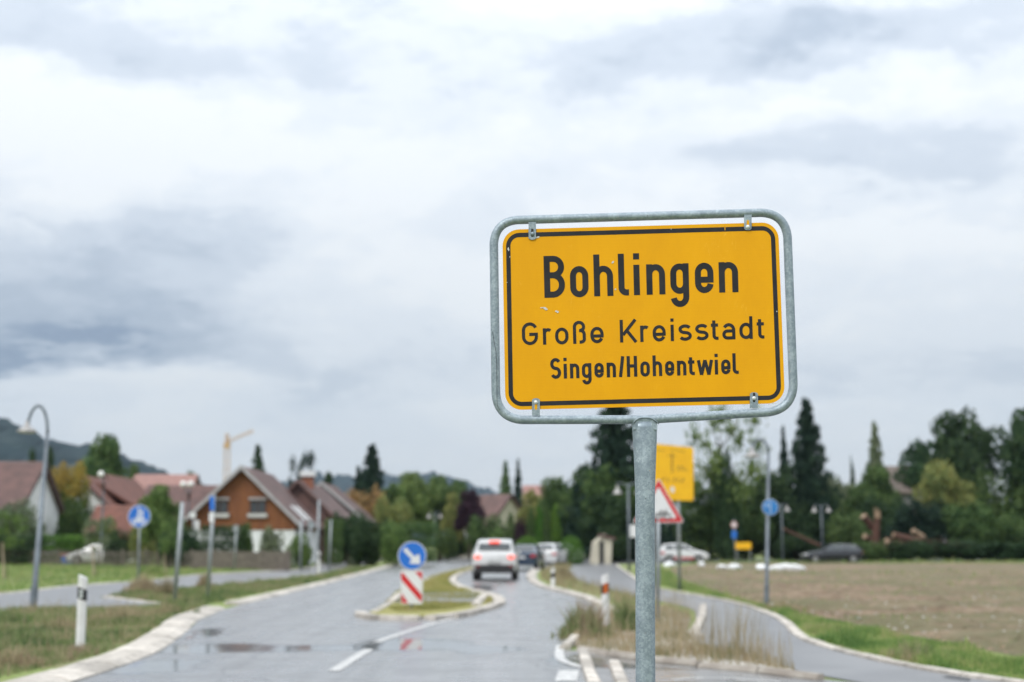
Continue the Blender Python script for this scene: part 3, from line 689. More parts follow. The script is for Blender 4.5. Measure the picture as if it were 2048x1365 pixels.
PL_ = [
 # left side, behind the fence
 ('tree','large dark broadleaf tree towering behind the red roofs on the left','tree',T,'green',205,878,128,150),
 ('tree','small dark tree just right of the big gooseneck lamp pole','tree',T,'dark',103,902,40,170),
 ('tree','dark treetop above the leftmost roof left of the lamp pole','tree',T,'dark',62,905,26,170),
 ('column_tree','left conical evergreen with golden tips beside the white gable','tree','column','gold',122,936,54,126),
 ('column_tree','wider conical evergreen with golden tips, right of its neighbour','tree','column','gold',155,934,62,126.5),
 ('bush','dark green bush below the two golden evergreens','bush',B,'green',146,1010,60,120),
 ('bush','large loose grey green shrub in front of the leftmost house','bush',B,'grey',44,1008,104,108),
 ('bush','dark shrub low behind the fence at the far left','bush',B,'dark',8,1040,80,110),
 ('hedge','bright green clipped hedge behind the parked white car','hedge','hedge','lime',125,1071,170,108.6),
 ('bush','pale green shrub left of the blue cycle sign','bush',B,'light',212,1040,56,108),
 ('bush','dark round bush behind the blue disc post','bush',B,'dark',248,1062,70,98),
 ('sapling','slender yellow green tree right of the blue disc sign','tree',T,'light',322,975,80,92),
 ('bush','brownish green shrub under the slender yellow green tree','bush',B,'yellow',290,1048,56,96),
 ('bush','dark shrub in front of the wooden gable, left corner','bush',B,'dark',372,1058,90,88),
 ('bush','green shrub beside the two globe lamp','bush',B,'green',345,1040,50,90),
 ('tree','small green treetop behind the dark roof near the globe lamps','tree',T,'green',378,948,34,190),
 ('hedge','dark clipped hedge left half, below the wooden gable','hedge','hedge','dark',448,1052,110,87),
 ('bush','low dark bush left of the white ground floor','bush',B,'green',490,1050,34,87),
 ('bush','loose shrub in front of the white ground floor wall','bush',B,'grey',545,1058,52,84),
 ('bush','pale shrub at the right corner of the wooden gabled house','bush',B,'light',600,1072,50,84),
 ('tree','dark conical treetop rising behind the brown roof ridge','tree','conifer','dark',516,898,56,180),
 ('tree','thin bluish conifer rising behind the brick chimney','tree','sparse','conifer',607,906,62,180),
 ('tree','small dark tree behind the long brown roof, right end','tree',T,'dark',655,950,44,180),
 ('cypress','tall dark conical conifer in the middle distance','tree','conifer','conifer',745,898,80,165),
 ('cypress','shorter dark conifer left of the tall conical one','tree','conifer','conifer',717,940,44,170),
 ('bush','orange autumn bush right of the brown roofs','bush',B,'autumn',738,984,92,150),
 ('bush','yellow bush right of the orange autumn bush','bush',B,'yellow',785,998,80,146),
 ('tree','tall dark laurel bush right of the brown roofed house','bush',B,'dark',700,1030,96,100),
 ('hedge','bright green clipped hedge beside the brown roofed house','hedge','hedge','green',668,1040,44,92),
 ('bush','dark rounded bush left of the blue arrow sign','bush',B,'dark',745,1040,86,98),
 ('bush','light green willowy bush behind the blue arrow sign','bush',B,'light',792,1048,62,96),
 ('hedge','tall flat topped green hedge right of the arrow sign','hedge','hedge','green',838,1046,86,100),
 ('tree','broad pale green tree in the middle of the skyline','tree',T,'light',822,950,110,180),
 ('tree','pale green tree behind the flat topped hedge','tree',T,'light',786,972,70,168),
 ('tree','mid green tree left of the purple tree','tree',T,'green',882,957,86,185),
 ('tree','small yellow green tree touching the purple tree on its left','tree',T,'yellow',905,990,46,150),
 ('tree','dark green tree behind the street at its narrow end','tree',T,'green',915,965,60,200),
 ('tree','purple leaved tree left of the white gabled house','tree',T,'purple',940,984,58,140),
 ('bush','green bush along the side street, left','bush',B,'green',892,1060,44,125),
 ('bush','dark bush at the end of the side street','bush',B,'dark',926,1058,44,152),
 ('bush','green bush between the side street and the white car','bush',B,'green',950,1056,44,150),
 ('bush','small clipped pale bush beneath the dark laurel, left one','bush','ball','grey',710,1106,28,98),
 ('bush','small clipped pale bush beneath the dark laurel, right one','bush','ball','grey',742,1106,24,98),
 ('bush','green garden bush below the white gabled house','bush',B,'green',975,1035,80,125),
 ('bush','light bush directly behind the white car roof','bush',B,'light',1003,1060,50,118),
 ('tree','pale conifer left of the pair behind the dark roofed house','tree','conifer','green',1011,930,40,220),
 ('tree','narrow dark conifer right of the pair behind the dark roofed house','tree','conifer','conifer',1036,925,26,220),
 ('tree','yellowish tree right of the white gabled house','tree',T,'yellow',1064,985,58,150),
 ('column_tree','leftmost of the row of slim green columnar thujas','tree','column','green',1022,1030,20,118,'columnar thujas behind the cars'),
 ('column_tree','columnar thuja right beside the dark red shrub','tree','column','green',1062,1020,20,118,'columnar thujas behind the cars'),
 ('column_tree','columnar thuja in the middle of the row behind the cars','tree','column','lime',1078,1016,18,118,'columnar thujas behind the cars'),
 ('column_tree','columnar thuja second from the right end of the row','tree','column','green',1094,1018,18,118,'columnar thujas behind the cars'),
 ('column_tree','rightmost columnar thuja of the row behind the white car','tree','column','lime',1110,1012,20,118,'columnar thujas behind the cars'),
 ('bush','narrow dark red shrub between the columnar thujas','bush',B,'purple',1041,1040,26,117),
 ('bush','clipped green ball bush behind the dark sedan','bush','ball','lime',1054,1075,56,108),
 ('bush','clipped green ball bush beside the cream shed','bush','ball','lime',1142,1075,52,106),
 ('tree','tall green tree with square top above the thujas','tree',T,'green',1118,960,80,140),
 ('tree','dark broadleaf tree between thujas and lamp','tree',T,'green',1155,985,96,126),
 ('tree','yellow green broad tree left of the steel pole','tree',T,'green',1180,938,110,128),
 ('tree','broad green tree directly behind the steel pole','tree',T,'green',1215,935,120,120),
 ('spruce','tall dark spruce reaching up behind the town sign','tree','conifer','conifer',1228,795,165,122.5),
 ('tree','dark green tree below the spruce beside the black lamp','tree',T,'dark',1215,990,110,118),
 ('bush','dark bush above the cream shed','bush',B,'dark',1228,1050,70,116),
 ('tree','small tree left of the yellow direction board','tree',T,'green',1335,900,80,150),
 ('tree','thin airy tree with bare limbs right of the direction board','tree','sparse','light',1440,812,170,128),
 ('column_tree','ivy covered trunk under the thin airy tree','tree','column','dark',1452,915,44,127),
 ('tree','tall slim dark spruce behind the right gooseneck lamp','tree','conifer','conifer',1612,810,104,136),
 ('tree','narrow dark spruce top left of the tall slim spruce','tree','conifer','conifer',1566,862,32,140),
 ('tree','broad dark bushy tree right of the direction board','tree',B,'green',1420,960,130,132),
 ('tree','mid green bushy tree behind the small yellow sign','tree',B,'green',1500,955,150,138),
 ('tree','dark bushy tree behind the right gooseneck lamp','tree',B,'dark',1570,945,120,136),
 ('bush','deep green undergrowth behind the white hatchback','bush',B,'green',1390,1035,130,131),
 ('bush','dark undergrowth behind the small yellow sign','bush',B,'green',1490,1035,110,133),
 ('bush','dark undergrowth behind the rightmost double lamp','bush',B,'dark',1580,1020,120,134),
 ('bush','green undergrowth between double lamps','bush',B,'green',1640,990,110,138),
 ('tree','grey green tree right of the slim spruce','tree',T,'grey',1668,955,90,150),
 ('tree','rounded green tree above the broken trunk','tree',T,'green',1745,938,120,142),
 ('tree','bare pale conifer above the broken trunk','tree','conifer','grey',1748,855,60,165),
 ('cypress','thin dark post like cypress left of the bare conifer','tree','column','dark',1703,925,12,165),
 ('bush','drooping bluish green branches behind the logs','bush',B,'conifer',1838,1005,120,130),
 ('tree','olive green broad tree in front of the hidden roof','tree',T,'yellow',1888,928,130,134),
 ('tree','dark tall broadleaf tree on the right skyline','tree',T,'dark',1935,830,150,150),
 ('tree','dark flat tree left of the tall one on the right skyline','tree',T,'dark',1842,888,110,170),
 ('tree','dark tall ivy clad tree cut by the right picture edge','tree',T,'dark',2052,828,110,132),
 ('tree','lower dark tree beside the right picture edge','tree',B,'green',1990,955,140,133),
 ('tree','green bushy tree low at the right','tree',B,'green',1945,1010,120,129),
 ('bush','dark bush low at the right picture edge','bush',B,'green',2030,1030,110,128),
 ('bush','green shrub left of the broken trunk','bush',B,'green',1700,1030,90,130),
 ('bush','dark shrub behind the broken trunk','bush',B,'dark',1765,1000,110,136),
 ('branch_heap','heap of cut green branches right of the logs','brushwood',B,'dark',1900,1082,150,123),
 ('branch_heap','heap of cut green branches at the right picture edge','brushwood',B,'dark',2010,1086,140,122),
 ('branch_heap','heap of cut green branches behind the black estate car','brushwood',B,'green',1760,1082,130,124),
 ('branch_heap','heap of dark brush left of the black estate car','brushwood',B,'dark',1590,1068,90,128),
 ('branch_heap','small heap of green twigs in front of the snapped trunk','brushwood',B,'green',1735,1086,70,121),
 ('branch_heap','small heap of dark twigs before the long red brown log','brushwood',B,'dark',1820,1082,90,120.5),
 ('tree','distant green tree behind the left hand roofs','tree',T,'green',268,935,50,190),
 ('bush','yellow green bush left of the wooden gabled house','bush',B,'yellow',322,1020,40,110),
 ('bush','dark garden hedge at the far left behind the fence','hedge','hedge','dark',30,1070,120,100),
]
for t in PL_:
    plant(*t[:9], group=(t[9] if len(t) > 9 else None))

# ------------------------------------------------------------------ hills (far)
def hill(name, prof, Y, m, depthY, label):
    xs = [p[0] for p in prof]; mb = MB(); n = 160; rows = 14; q = np.random.default_rng(3)
    X = np.linspace(xs[0], xs[-1], n); Yt = np.interp(X, xs, [p[1] for p in prof]); V = []
    for r_ in range(rows+1):
        f = r_/rows
        for i in range(n):
            c = at(X[i], Yt[i], Y); z = c[2]*math.sin(math.pi/2*f) if f < 1 else c[2]
            V.append((c[0], Y-depthY*(1-f), max(-.5, z*(1 if f > 0 else 0)+q.normal(0, Y*.0016)*(f > .1))))
    for i in range(n): c = V[rows*n+i]; V.append((c[0], c[1]+depthY, -1))
    F_ = [(r_*n+i, r_*n+i+1, (r_+1)*n+i+1, (r_+1)*n+i) for r_ in range(rows+1) for i in range(n-1)]
    return mb.add(V, F_).obj(name, m, kind='structure', label=label)
FOREST = groundmat('forest_hill', [(.011,.028,.034), (.006,.016,.021), (.02,.038,.038)], [.012, .03], bump=1, bscale=.05)
hill('hill', [(-900,800),(-500,790),(-200,800),(0,836),(60,862),(110,885),(170,895),(240,912),(300,935),(350,955),(400,970),(470,1010),(600,1060),(700,1085)], 1500, FOREST, 500, 'dark wooded hillside sloping down on the left')
hill('hill', [(300,1060),(420,1000),(560,975),(640,960),(700,955),(800,955),(860,952),(900,958),(960,975),(1040,1010),(1200,1040),(1500,1075)], 3300, FOREST, 700, 'blue distant hill on the centre skyline')

# ------------------------------------------------------------------ houses
ROOFB = mat('brown_roof_tiles', (.155,.083,.073), .6, col2=(.10,.058,.052), scale=1.2, bump=.5, bscale=6)
ROOFR = mat('red_roof_tiles', (.20,.078,.055), .7, col2=(.14,.058,.042), scale=1.2, bump=.5, bscale=6)
ROOFP = mat('pale_red_roof_tiles', (.36,.21,.185), .7, col2=(.30,.17,.15), scale=1.5)
WALLW = mat('white_render', (.74,.76,.78), .85, col2=(.66,.68,.70), scale=.8)
WALLC = mat('cream_render', (.56,.52,.42), .85, col2=(.48,.45,.36), scale=.8)
WALLG = mat('grey_wall', (.20,.20,.20), .85)
def woodmat():
    m = bpy.data.materials.new('brown_timber_cladding'); m.use_nodes = True; t = NT(m.node_tree); b = t.n['Principled BSDF']
    v = t.new('ShaderNodeTexCoord').outputs['Object']
    n = t.noise(t.v('MULTIPLY', v, (8, 8, .5)), 1, 4).outputs[0]
    t.put(b.inputs['Base Color'], t.mix(t.step(n, .35, .65), (.215,.078,.024), (.155,.052,.018))); b.inputs['Roughness'].default_value = .7; return m
WOOD = woodmat()
VERGEB = mat('grey_barge_board', (.40,.39,.40), .7)
TRIM = mat('dark_brown_trim', (.06,.035,.03), .7)
def tiled_roof(name, p00, p10, p11, p01, m, parent, th=.18, rows=None):
    """p00-p10 eave, p01-p11 ridge; overlapping courses as real steps"""
    p00, p10, p11, p01 = map(Vector, (p00, p10, p11, p01)); n = (p10-p00).cross(p01-p00).normalized()
    if n.z < 0: n = -n
    L = (p01-p00).length; rows = rows or max(4, int(L/.34)); mb = MB()
    for i in range(rows):
        a, b = i/rows, (i+1)/rows
        q0, q1 = p00.lerp(p01, a), p10.lerp(p11, a); r0, r1 = p00.lerp(p01, b), p10.lerp(p11, b); h = n*.045
        mb.add([q0-n*.01, q1-n*.01, q1+h, q0+h, r0+n*.004, r1+n*.004], [(0,1,2,3), (3,2,5,4)])
    mb.add([p00-n*th, p10-n*th, p11-n*th, p01-n*th, p00-n*.01, p10-n*.01, p11-n*.01, p01-n*.01], [(0,1,2,3),(0,4,5,1),(1,5,6,2),(2,6,7,3),(3,7,4,0)])
    return mb.obj(name, m, parent)
VERGEW = mat('pale_box', (.55,.55,.54), .7)
def window(parent, c, ux, w, h, sill=True, bars=1, frame=WHITE, nout=None):
    """c centre (world), ux unit vector along wall, outward normal nout"""
    c = Vector(c); ux = Vector(ux); nz = Vector((0,0,1)); no = Vector(nout)
    def bx(u0, u1, z0, z1, d0, d1):
        vs = [c+ux*u+nz*z+no*d for d in (d0, d1) for (u, z) in ((u0,z0),(u1,z0),(u1,z1),(u0,z1))]
        return vs, [(3,2,1,0),(4,5,6,7),(0,1,5,4),(1,2,6,5),(2,3,7,6),(3,0,4,7)]
    f = MB(); t = .07
    for (a, b, z0, z1) in [(-w/2,w/2,h/2-t,h/2),(-w/2,w/2,-h/2,-h/2+t),(-w/2,-w/2+t,-h/2+t,h/2-t),(w/2-t,w/2,-h/2+t,h/2-t)]: f.add(*bx(a, b, z0, z1, -.02, .06))
    for i in range(bars): x = -w/2+w*(i+1)/(bars+1); f.add(*bx(x-.05, x+.05, -h/2+t, h/2-t, -.02, .055))
    wo_ = f.obj('window', frame, parent)
    g = MB(); g.add(*bx(-w/2+t, w/2-t, -h/2+t, h/2-t, -.02, .025)); g.obj('pane', GLASS, wo_)
    if sill: s = MB(); s.add(*bx(-w/2-.12, w/2+.12, -h/2-.26, -h/2-.002, .0, .22)); s.obj('flower_box', VERGEW, wo_)
    return wo_
def house(name, label, x0, x1, y0, y1, eave, ridge, axis, wallm, roofm, over=.5, upper=None, split=None, vergem=TRIM, roof_names='roof'):
    """axis 'y': ridge runs along y (gables face -y/+y); axis 'x': ridge along x"""
    o = thing(name, ((x0+x1)/2, (y0+y1)/2, 0), label, 'house')
    if axis == 'y':
        xm = (x0+x1)/2; P5 = [(x0,0),(x1,0),(x1,eave),(xm,ridge-.2),(x0,eave)]
        if upper:
            MB().box(x0, x1, y0, y1, 0, split-.002).obj('wall', wallm, o)
            def xat(z): return x1 if z <= eave else x1-(x1-xm)*(z-eave)/(ridge-.2-eave)
            MB().prism([(x0-.06, split), (x1+.06, split), (x1+.06, eave), (xm, ridge-.2), (x0-.06, eave)] if split < eave else
                       [(2*xm-xat(split), split), (xat(split), split), (xm, ridge-.2)], y0-.06, y1).obj('upper_wall', upper, o)
        else: MB().prism(P5, y0, y1).obj('wall', wallm, o)
        sl = (ridge-eave)/(xm-x0); ze = eave-sl*over
        tiled_roof('roof', (x1+over,y0-over,ze+.12), (x1+over,y1+over,ze+.12), (xm+.0,y1+over,ridge+.12), (xm+.0,y0-over,ridge+.12), roofm, o)
        tiled_roof('roof', (x0-over,y0-over,ze+.12), (x0-over,y1+over,ze+.12), (xm-.0,y1+over,ridge+.12), (xm-.0,y0-over,ridge+.12), roofm, o)
        for sg in (-1, 1):
            xe = xm+sg*(xm-x0+over); th = .34
            MB().prism([(xe, ze-.12), (xm, ridge-.12), (xm, ridge+.19), (xe, ze+.17)] if sg < 0 else [(xm, ridge-.12), (xe, ze-.12), (xe, ze+.17), (xm, ridge+.19)], y0-over-.06, y0-over-.005).obj('barge_board', vergem, o)
    else:
        ym = (y0+y1)/2
        mb = MB(); mb.add([(x0,y0,0),(x0,y1,0),(x0,y1,eave),(x0,ym,ridge-.2),(x0,y0,eave),(x1,y0,0),(x1,y1,0),(x1,y1,eave),(x1,ym,ridge-.2),(x1,y0,eave)],
               [(4,3,2,1,0),(5,6,7,8,9),(0,5,9,4),(1,2,7,6),(2,3,8,7),(3,4,9,8)]).obj('wall', wallm, o)
        sl = (ridge-eave)/(ym-y0); ze = eave-sl*over
        tiled_roof('roof', (x0-over,y0-over,ze+.12), (x1+over,y0-over,ze+.12), (x1+over,ym,ridge+.12), (x0-over,ym,ridge+.12), roofm, o)
        tiled_roof('roof', (x0-over,y1+over,ze+.12), (x1+over,y1+over,ze+.12), (x1+over,ym,ridge+.12), (x0-over,ym,ridge+.12), roofm, o)
        for sg in (-1, 1):
            ye = ym+sg*(ym-y0+over); mb = MB(); xe = x1+over
            mb.add([(xe+.005,ye,ze-.12),(xe+.005,ym,ridge-.12),(xe+.005,ym,ridge+.19),(xe+.005,ye,ze+.17),(xe+.06,ye,ze-.12),(xe+.06,ym,ridge-.12),(xe+.06,ym,ridge+.19),(xe+.06,ye,ze+.17)],
                   [(0,1,2,3),(7,6,5,4),(0,4,5,1),(1,5,6,2),(2,6,7,3),(3,7,4,0)]).obj('barge_board', vergem, o)
    return o
# leftmost house
h1 = house('house', 'house with brown roof and white gable at the left picture edge', -56, -38.65, 112, 122, 4.4, 8.05, 'x', WALLW, ROOFB, .45)
# red brown roofed house with dormer
h2 = house('house', 'red brown roofed house with long dormer behind the golden evergreens', -44.0, -34.8, 130, 144, 3.1, 7.6, 'y', WALLW, ROOFR, .5)
tiled_roof('dormer_roof', (-35.0,133,5.0), (-35.0,140,5.0), (-38.7,140,7.2), (-38.7,133,7.2), ROOFR, h2)
MB().box(-38.2, -35.5, 133.3, 139.7, 3.4, 5.0).obj('dormer', TRIM, h2)
window(h2, (-41.5, 130, 3.6), (1,0,0), 1.6, 1.1, False, nout=(0,-1,0))
h2b = house('house', 'red roofed annex in front of the red brown roofed house', -34.8, -30.6, 118, 124.5, 2.2, 4.6, 'x', WALLW, ROOFR, .4)
h3 = house('house', 'small white gable with arched dark window among the left roofs', -43.2, -37.3, 141, 152, 5.2, 8.2, 'y', WALLW, ROOFR, .4)
window(h3, (-40.2, 141, 5.4), (1,0,0), 2.0, 1.5, False, nout=(0,-1,0))
h4 = house('house', 'house with pale pink red roof behind the white gable', -44.5, -38, 165, 176, 5.6, 9.6, 'x', WALLG, ROOFP, .5)
h5 = house('house', 'dark roofed house half hidden left of the wooden gable', -36, -29.5, 138, 148, 3.6, 7.2, 'x', WALLG, ROOFB, .5)
# main wooden gabled house
yM = 98.0; sc_ = ppm(yM)
gx0 = at(377,1020,yM)[0]; gx1 = at(590,1020,yM)[0]; ridgeM = at(485,936,yM)[2]; eaveM = at(594,1046,yM)[2]+.25; splitM = at(500,1060,yM)[2]
h6 = house('house', 'large house with brown timber gable over white ground floor', gx0, gx1, yM, yM+11.5, eaveM, ridgeM, 'y', WALLW, ROOFB, .6, upper=WOOD, split=splitM, vergem=VERGEB)
for px_ in (440, 516):
    c = at(px_, 1015, yM-.06); window(h6, c, (1,0,0), 32/sc_, 25/sc_, frame=TRIM, nout=(0,-1,0))
    MB().box(c[0]-.62, c[0]+.62, yM-.24, yM-.07, c[2]+.50, c[2]+.66).obj('shutter_box', VERGEB, h6)
c = at(570, 1075, yM)
# annex behind with chimney and second gable-roof
x7 = at(612,960,113)[0]-.2; x7b = gx1+.7
h7 = house('house', 'lower brown roofed wing with brick chimney behind the timber gable', 2*x7-x7b, x7b, 110.4, 124, 6.25-(x7b-x7)*(ridgeM-eaveM)/((gx1-gx0)/2), 6.25, 'y', ROOFB, ROOFB, .5, vergem=ROOFB)
h7b = house('house', 'rear house with grey barge board right of the brick chimney', at(565,1000,129)[0], at(722,1000,129)[0], 129, 139, 3.9, 6.9, 'y', TRIM, ROOFB, .6, vergem=VERGEB)
ch = MB().box(at(603,960,113)[0], at(625,960,113)[0], 113, 114, 4.0, at(612,953,113)[2]).obj('chimney', mat('chimney_brick', (.30,.12,.07), .85, col2=(.22,.09,.06), scale=5), h7)
MB().box(at(600,960,113)[0], at(629,960,113)[0], 112.8, 114.2, at(612,953,113)[2], at(612,943,113)[2]).obj('chimney_cap', SIGNW, ch)
for k in range(2):
    ya = 100.9+k*2.2; xm = (gx0+gx1)/2; sl = (ridgeM-eaveM)/(gx1-xm)
    def rp(x, y, o_): return (x, y, ridgeM+.12-sl*(x-xm)+o_)
    xa, xb = xm+2.9, xm+3.9
    MB().add([rp(xa,ya,.08),rp(xb,ya,.08),rp(xb,ya+1,.08),rp(xa,ya+1,.08),rp(xa,ya,.18),rp(xb,ya,.18),rp(xb,ya+1,.18),rp(xa,ya+1,.18)],[(0,1,2,3),(4,5,6,7),(0,1,5,4),(1,2,6,5),(2,3,7,6),(3,0,4,7)]).obj('skylight', SIGNW, h6)
c8 = at(1016,1040,165)[0]
h8 = house('house', 'house with dark red roof and cream gable behind the cars', c8-4.6, c8+1.2, 162, 167.5, 3.9, 7.0, 'y', WALLC, ROOFB, .5)
h8.rotation_euler.z = R(42)
h9 = house('house', 'distant house with pale red roof above the yellowish tree', at(1052,990,230)[0], at(1088,990,230)[0], 230, 242, 7.5, 11, 'x', WALLC, ROOFP, .5)
h10 = house('house', 'grey brown roof showing between trees on the right', at(1790,960,168)[0], at(1862,960,168)[0], 168, 180, 7.6, 10.8, 'x', WALLG, mat('grey_brown_roof', (.19,.155,.135), .8), .5)
h11 = house('house', 'house with pale orange roof behind the tall conifers', at(690,990,200)[0], at(716,990,200)[0], 200, 210, 5.4, 8.2, 'x', WALLC, ROOFP, .5)
sx0 = at(1183,1100,110)[0]; sx1 = at(1222,1100,110)[0]
sh = thing('shed', (sx0, 110, 0), 'cream rendered shed with dark doorway beside the black lamp', 'shed')
MB().prism([(sx0,0),(sx1,0),(sx1+.1,at(1200,1080,110)[2]),(sx0+1.0,at(1200,1068,110)[2]),(sx0+.2,at(1200,1085,110)[2])], 110, 113).obj('wall', WALLC, sh)
MB().box((sx0+sx1)/2-.15, (sx0+sx1)/2+.2, 109.95, 110.0, 0, 1.7).obj('door', BLACK, sh)
tiled_roof('roof', (sx0+.7,109.8,2.22), (sx0+.7,113.2,2.22), (sx1+.4,113.2,1.95), (sx1+.4,109.8,1.95), ROOFB, sh)

# tower crane
CY = mat('crane_yellow', (.55,.36,.19), .6)
cb = at(455, 1060, 300); crn = thing('tower_crane', (cb[0], 300, 0), 'yellow tower crane with raised jib behind the houses', 'crane')
def lattice(p, q, w, n, name, thk=.16):
    p = Vector(p); q = Vector(q); d = (q-p).normalized(); a = d.cross(Vector((0,1,0))).normalized()*w/2; c = Vector((0,w/2,0)); mb = MB()
    cs = [a+c, a-c, -a-c, -a+c]
    for k in cs: mb.tube([p+k, q+k], thk, 4)
    for i in range(n):
        for j in range(4): mb.tube([p.lerp(q, i/n)+cs[j], p.lerp(q, (i+1)/n)+cs[(j+1) % 4]], thk*.6, 3)
    return mb.obj(name, CY, crn)
top = at(455, 885, 300); lattice((top[0], 300, 0), top, 1.0, 14, 'mast', .055)
lattice((top[0]-.3, 300, top[2]), at(507, 862, 300), .5, 12, 'jib', .05); lattice((top[0], 300, top[2]-.5), at(454, 868, 300), .5, 4, 'tower_head', .1)
MB().box(top[0]-.7, top[0]+.5, 299.4, 300.6, top[2]-1.3, top[2]-.2).obj('cab', CY, crn)

# ------------------------------------------------------------------ picket fence
FP = [(-44, 103), gr(0,1128)[:2], gr(300,1136)[:2], gr(585,1142)[:2]]
FP = [(-44, 103), (-36.5, 102), (-21, 88), (-12.0, 78)]
fo = thing('picket_fence', (-21, 88, 0), 'long grey brown picket fence across the meadow on the left', 'fence')
WF = mat('weathered_wood', (.19,.165,.14), .85, col2=(.12,.105,.09), scale=4, space='World')
pick = MB(); rails = MB(); fl = np.array(FP); dd = np.concatenate([[0], np.cumsum(np.linalg.norm(np.diff(fl, axis=0), axis=1))])
k = 0.0
while k < dd[-1]:
    x = np.interp(k, dd, fl[:,0]); y = np.interp(k, dd, fl[:,1]); h = random.uniform(.98, 1.12); w = .035
    pick.box(x-w/2, x+w/2, y-.012, y+.012, .04, h); k += .17 if x < -19 else .066
pick.obj('pickets', WF, fo, kind='stuff')
for z in (.3, .85):
    for i in range(len(FP)-1): rails.tube([(FP[i][0],FP[i][1]+.03,z),(FP[i+1][0],FP[i+1][1]+.03,z)], .02, 4)
rails.obj('rails', WF, fo)
pm = MB().tube([(0,0,0),(0,0,1.2)], [.055,.05], 6).mesh('post', WF)
k = 0.0
while k < dd[-1]+.01:
    child('post', pm, fo, (np.interp(k, dd, fl[:,0])+21, np.interp(k, dd, fl[:,1])-88+.08, 0)); k += 2.6

# young trees tied to stakes
STK = mat('pale_stake', (.38,.30,.22), .8)
for i, (x, yb, yt, lab) in enumerate([(8,1158,1085,'pale wooden stake with sapling at the left picture edge'), (188,1153,1092,'wooden stake with sapling left of the blue disc'), (331,1148,1098,'wooden stake with thin sapling between blue disc and signpost')]):
    g = gr(x, yb); o = thing('staked_sapling', g, lab, 'sapling', 'staked saplings on the meadow'); tp = at(x-3, yt, g[1])
    MB().tube([g, tp], .045 if i != 2 else .035, 7).obj('stake', STK, o)
    MB().tube([(g[0]+.12,g[1],0),(g[0]+.14,g[1],tp[2]+1.1)], [.02,.008], 5).obj('trunk', BARK, o)
    child('crown', crown('sparse', i, 'light' if i != 1 else 'grey'), o, (.14,0,tp[2]-1.0), sc=(1.6,1.6,2.3))

# ------------------------------------------------------------------ lamps
def gooseneck(label, base, Y, ptop, archtop, head, r0, r1, headw, poles=STEEL):
    b = at(*base, Y); b = (b[0], Y, 0); pt = at(*ptop, Y); at_ = at(*archtop, Y); hd = at(*head, Y)
    o = thing('street_lamp', b, label, 'street lamp', 'gooseneck street lamps')
    MB().tube([b, (b[0]+.0, Y, .02), pt], [r0*1.05, r0, r1], 14).obj('pole', poles, o, smooth=True)
    MB().tube([(b[0], Y, 0), (b[0]+(pt[0]-b[0])*.12, Y, pt[2]*.12)], [r0*1.25, r0*1.2], 14).obj('base_sleeve', poles, o)
    # arch from pole top to head
    cx = (pt[0]+hd[0])/2; rx = (pt[0]-hd[0])/2; rz = at_[2]-pt[2]; A = []
    for i in range(19):
        a = math.pi*i/18; A.append((cx+rx*math.cos(a), Y, pt[2]+rz*math.sin(a)))
    A = [pt]+A[1:]+[(hd[0], Y, hd[2]+headw*.35)]
    MB().tube(A, r1*.85, 10).obj('arch', poles, o, smooth=True)
    h_ = headw; l = MB().lathe((hd[0], Y, hd[2]), [(.001, h_*.42),(h_*.10, h_*.40),(h_*.11, h_*.22),(h_*.20, h_*.10),(h_*.36, 0),(h_*.5, -h_*.12),(h_*.5, -h_*.17),(h_*.44, -h_*.15),(.001, -h_*.10)], 24)
    s_ = l.obj('lamp_shade', LSH, o, smooth=True)
    MB().lathe((hd[0], Y, hd[2]-h_*.16), [(h_*.40, 0),(h_*.34, -h_*.07),(.001, -h_*.10)], 20).obj('glass', LGL, s_, smooth=True)
    return o
LSH = mat('lamp_shade_grey', (.36,.35,.34), .4, .3, col2=(.26,.25,.25)); LGL = mat('lamp_glass', (.55,.55,.52), .2)
Yl = gr(68,1216)[1]
gooseneck('tall leaning gooseneck lamp with flared shade at the left edge', (66,1216), Yl, (95,868), (80,812), (54,858), .070, .042, .46)
Yr = gr(1533,1208)[1]
gooseneck('gooseneck lamp carrying a blue disc beside the right path', (1533,1208), Yr, (1537,905), (1525,879), (1504,908), .052, .036, .40, STEEL)
dp = bpy.data.objects
def double_lamp(loc, label):
    o = thing('street_lamp', loc, label, 'street lamp', 'double headed lamps with bell shades'); x, y, z = loc; H = 4.75
    MB().tube([(x,y,0),(x,y,H)], [.075,.05], 10).obj('pole', STEEL, o, smooth=True)
    for s in (-1, 1):
        A = [(x,y,H-.25)]+[(x+s*.62*(1-math.cos(a)), y, H-.25+.0+.28*math.sin(a)) for a in np.linspace(.3, 1.5, 7)]+[(x+s*.62, y, H-.08)]
        MB().tube(A, .03, 6).obj('arm', STEEL, o)
        hh = MB().lathe((x+s*.6, y, H-.42), [(.001,.32),(.05,.3),(.06,.16),(.13,.08),(.25,-.12),(.27,-.16),(.001,-.12)], 16).obj('lamp_shade', LSH, o, smooth=True)
    return o
Yd = gr(1258,1143)[1]; dl = double_lamp((at(1258,1100,Yd)[0], Yd, 0), 'dark double headed lamp just left of the steel pole')
DLS = [(1565,119,'double headed lamp behind the right gooseneck lamp'), (1645,122,'double headed lamp left of the black estate car'), (869,150,'distant double headed lamp beside the side street')]
for x, Y, lab in DLS: dup(dl, (at(x,1100,Y)[0], Y, 0), .5 if x == 1565 else 0, lab)
GLOBE = mat('white_globe', (.82,.82,.80), .3)
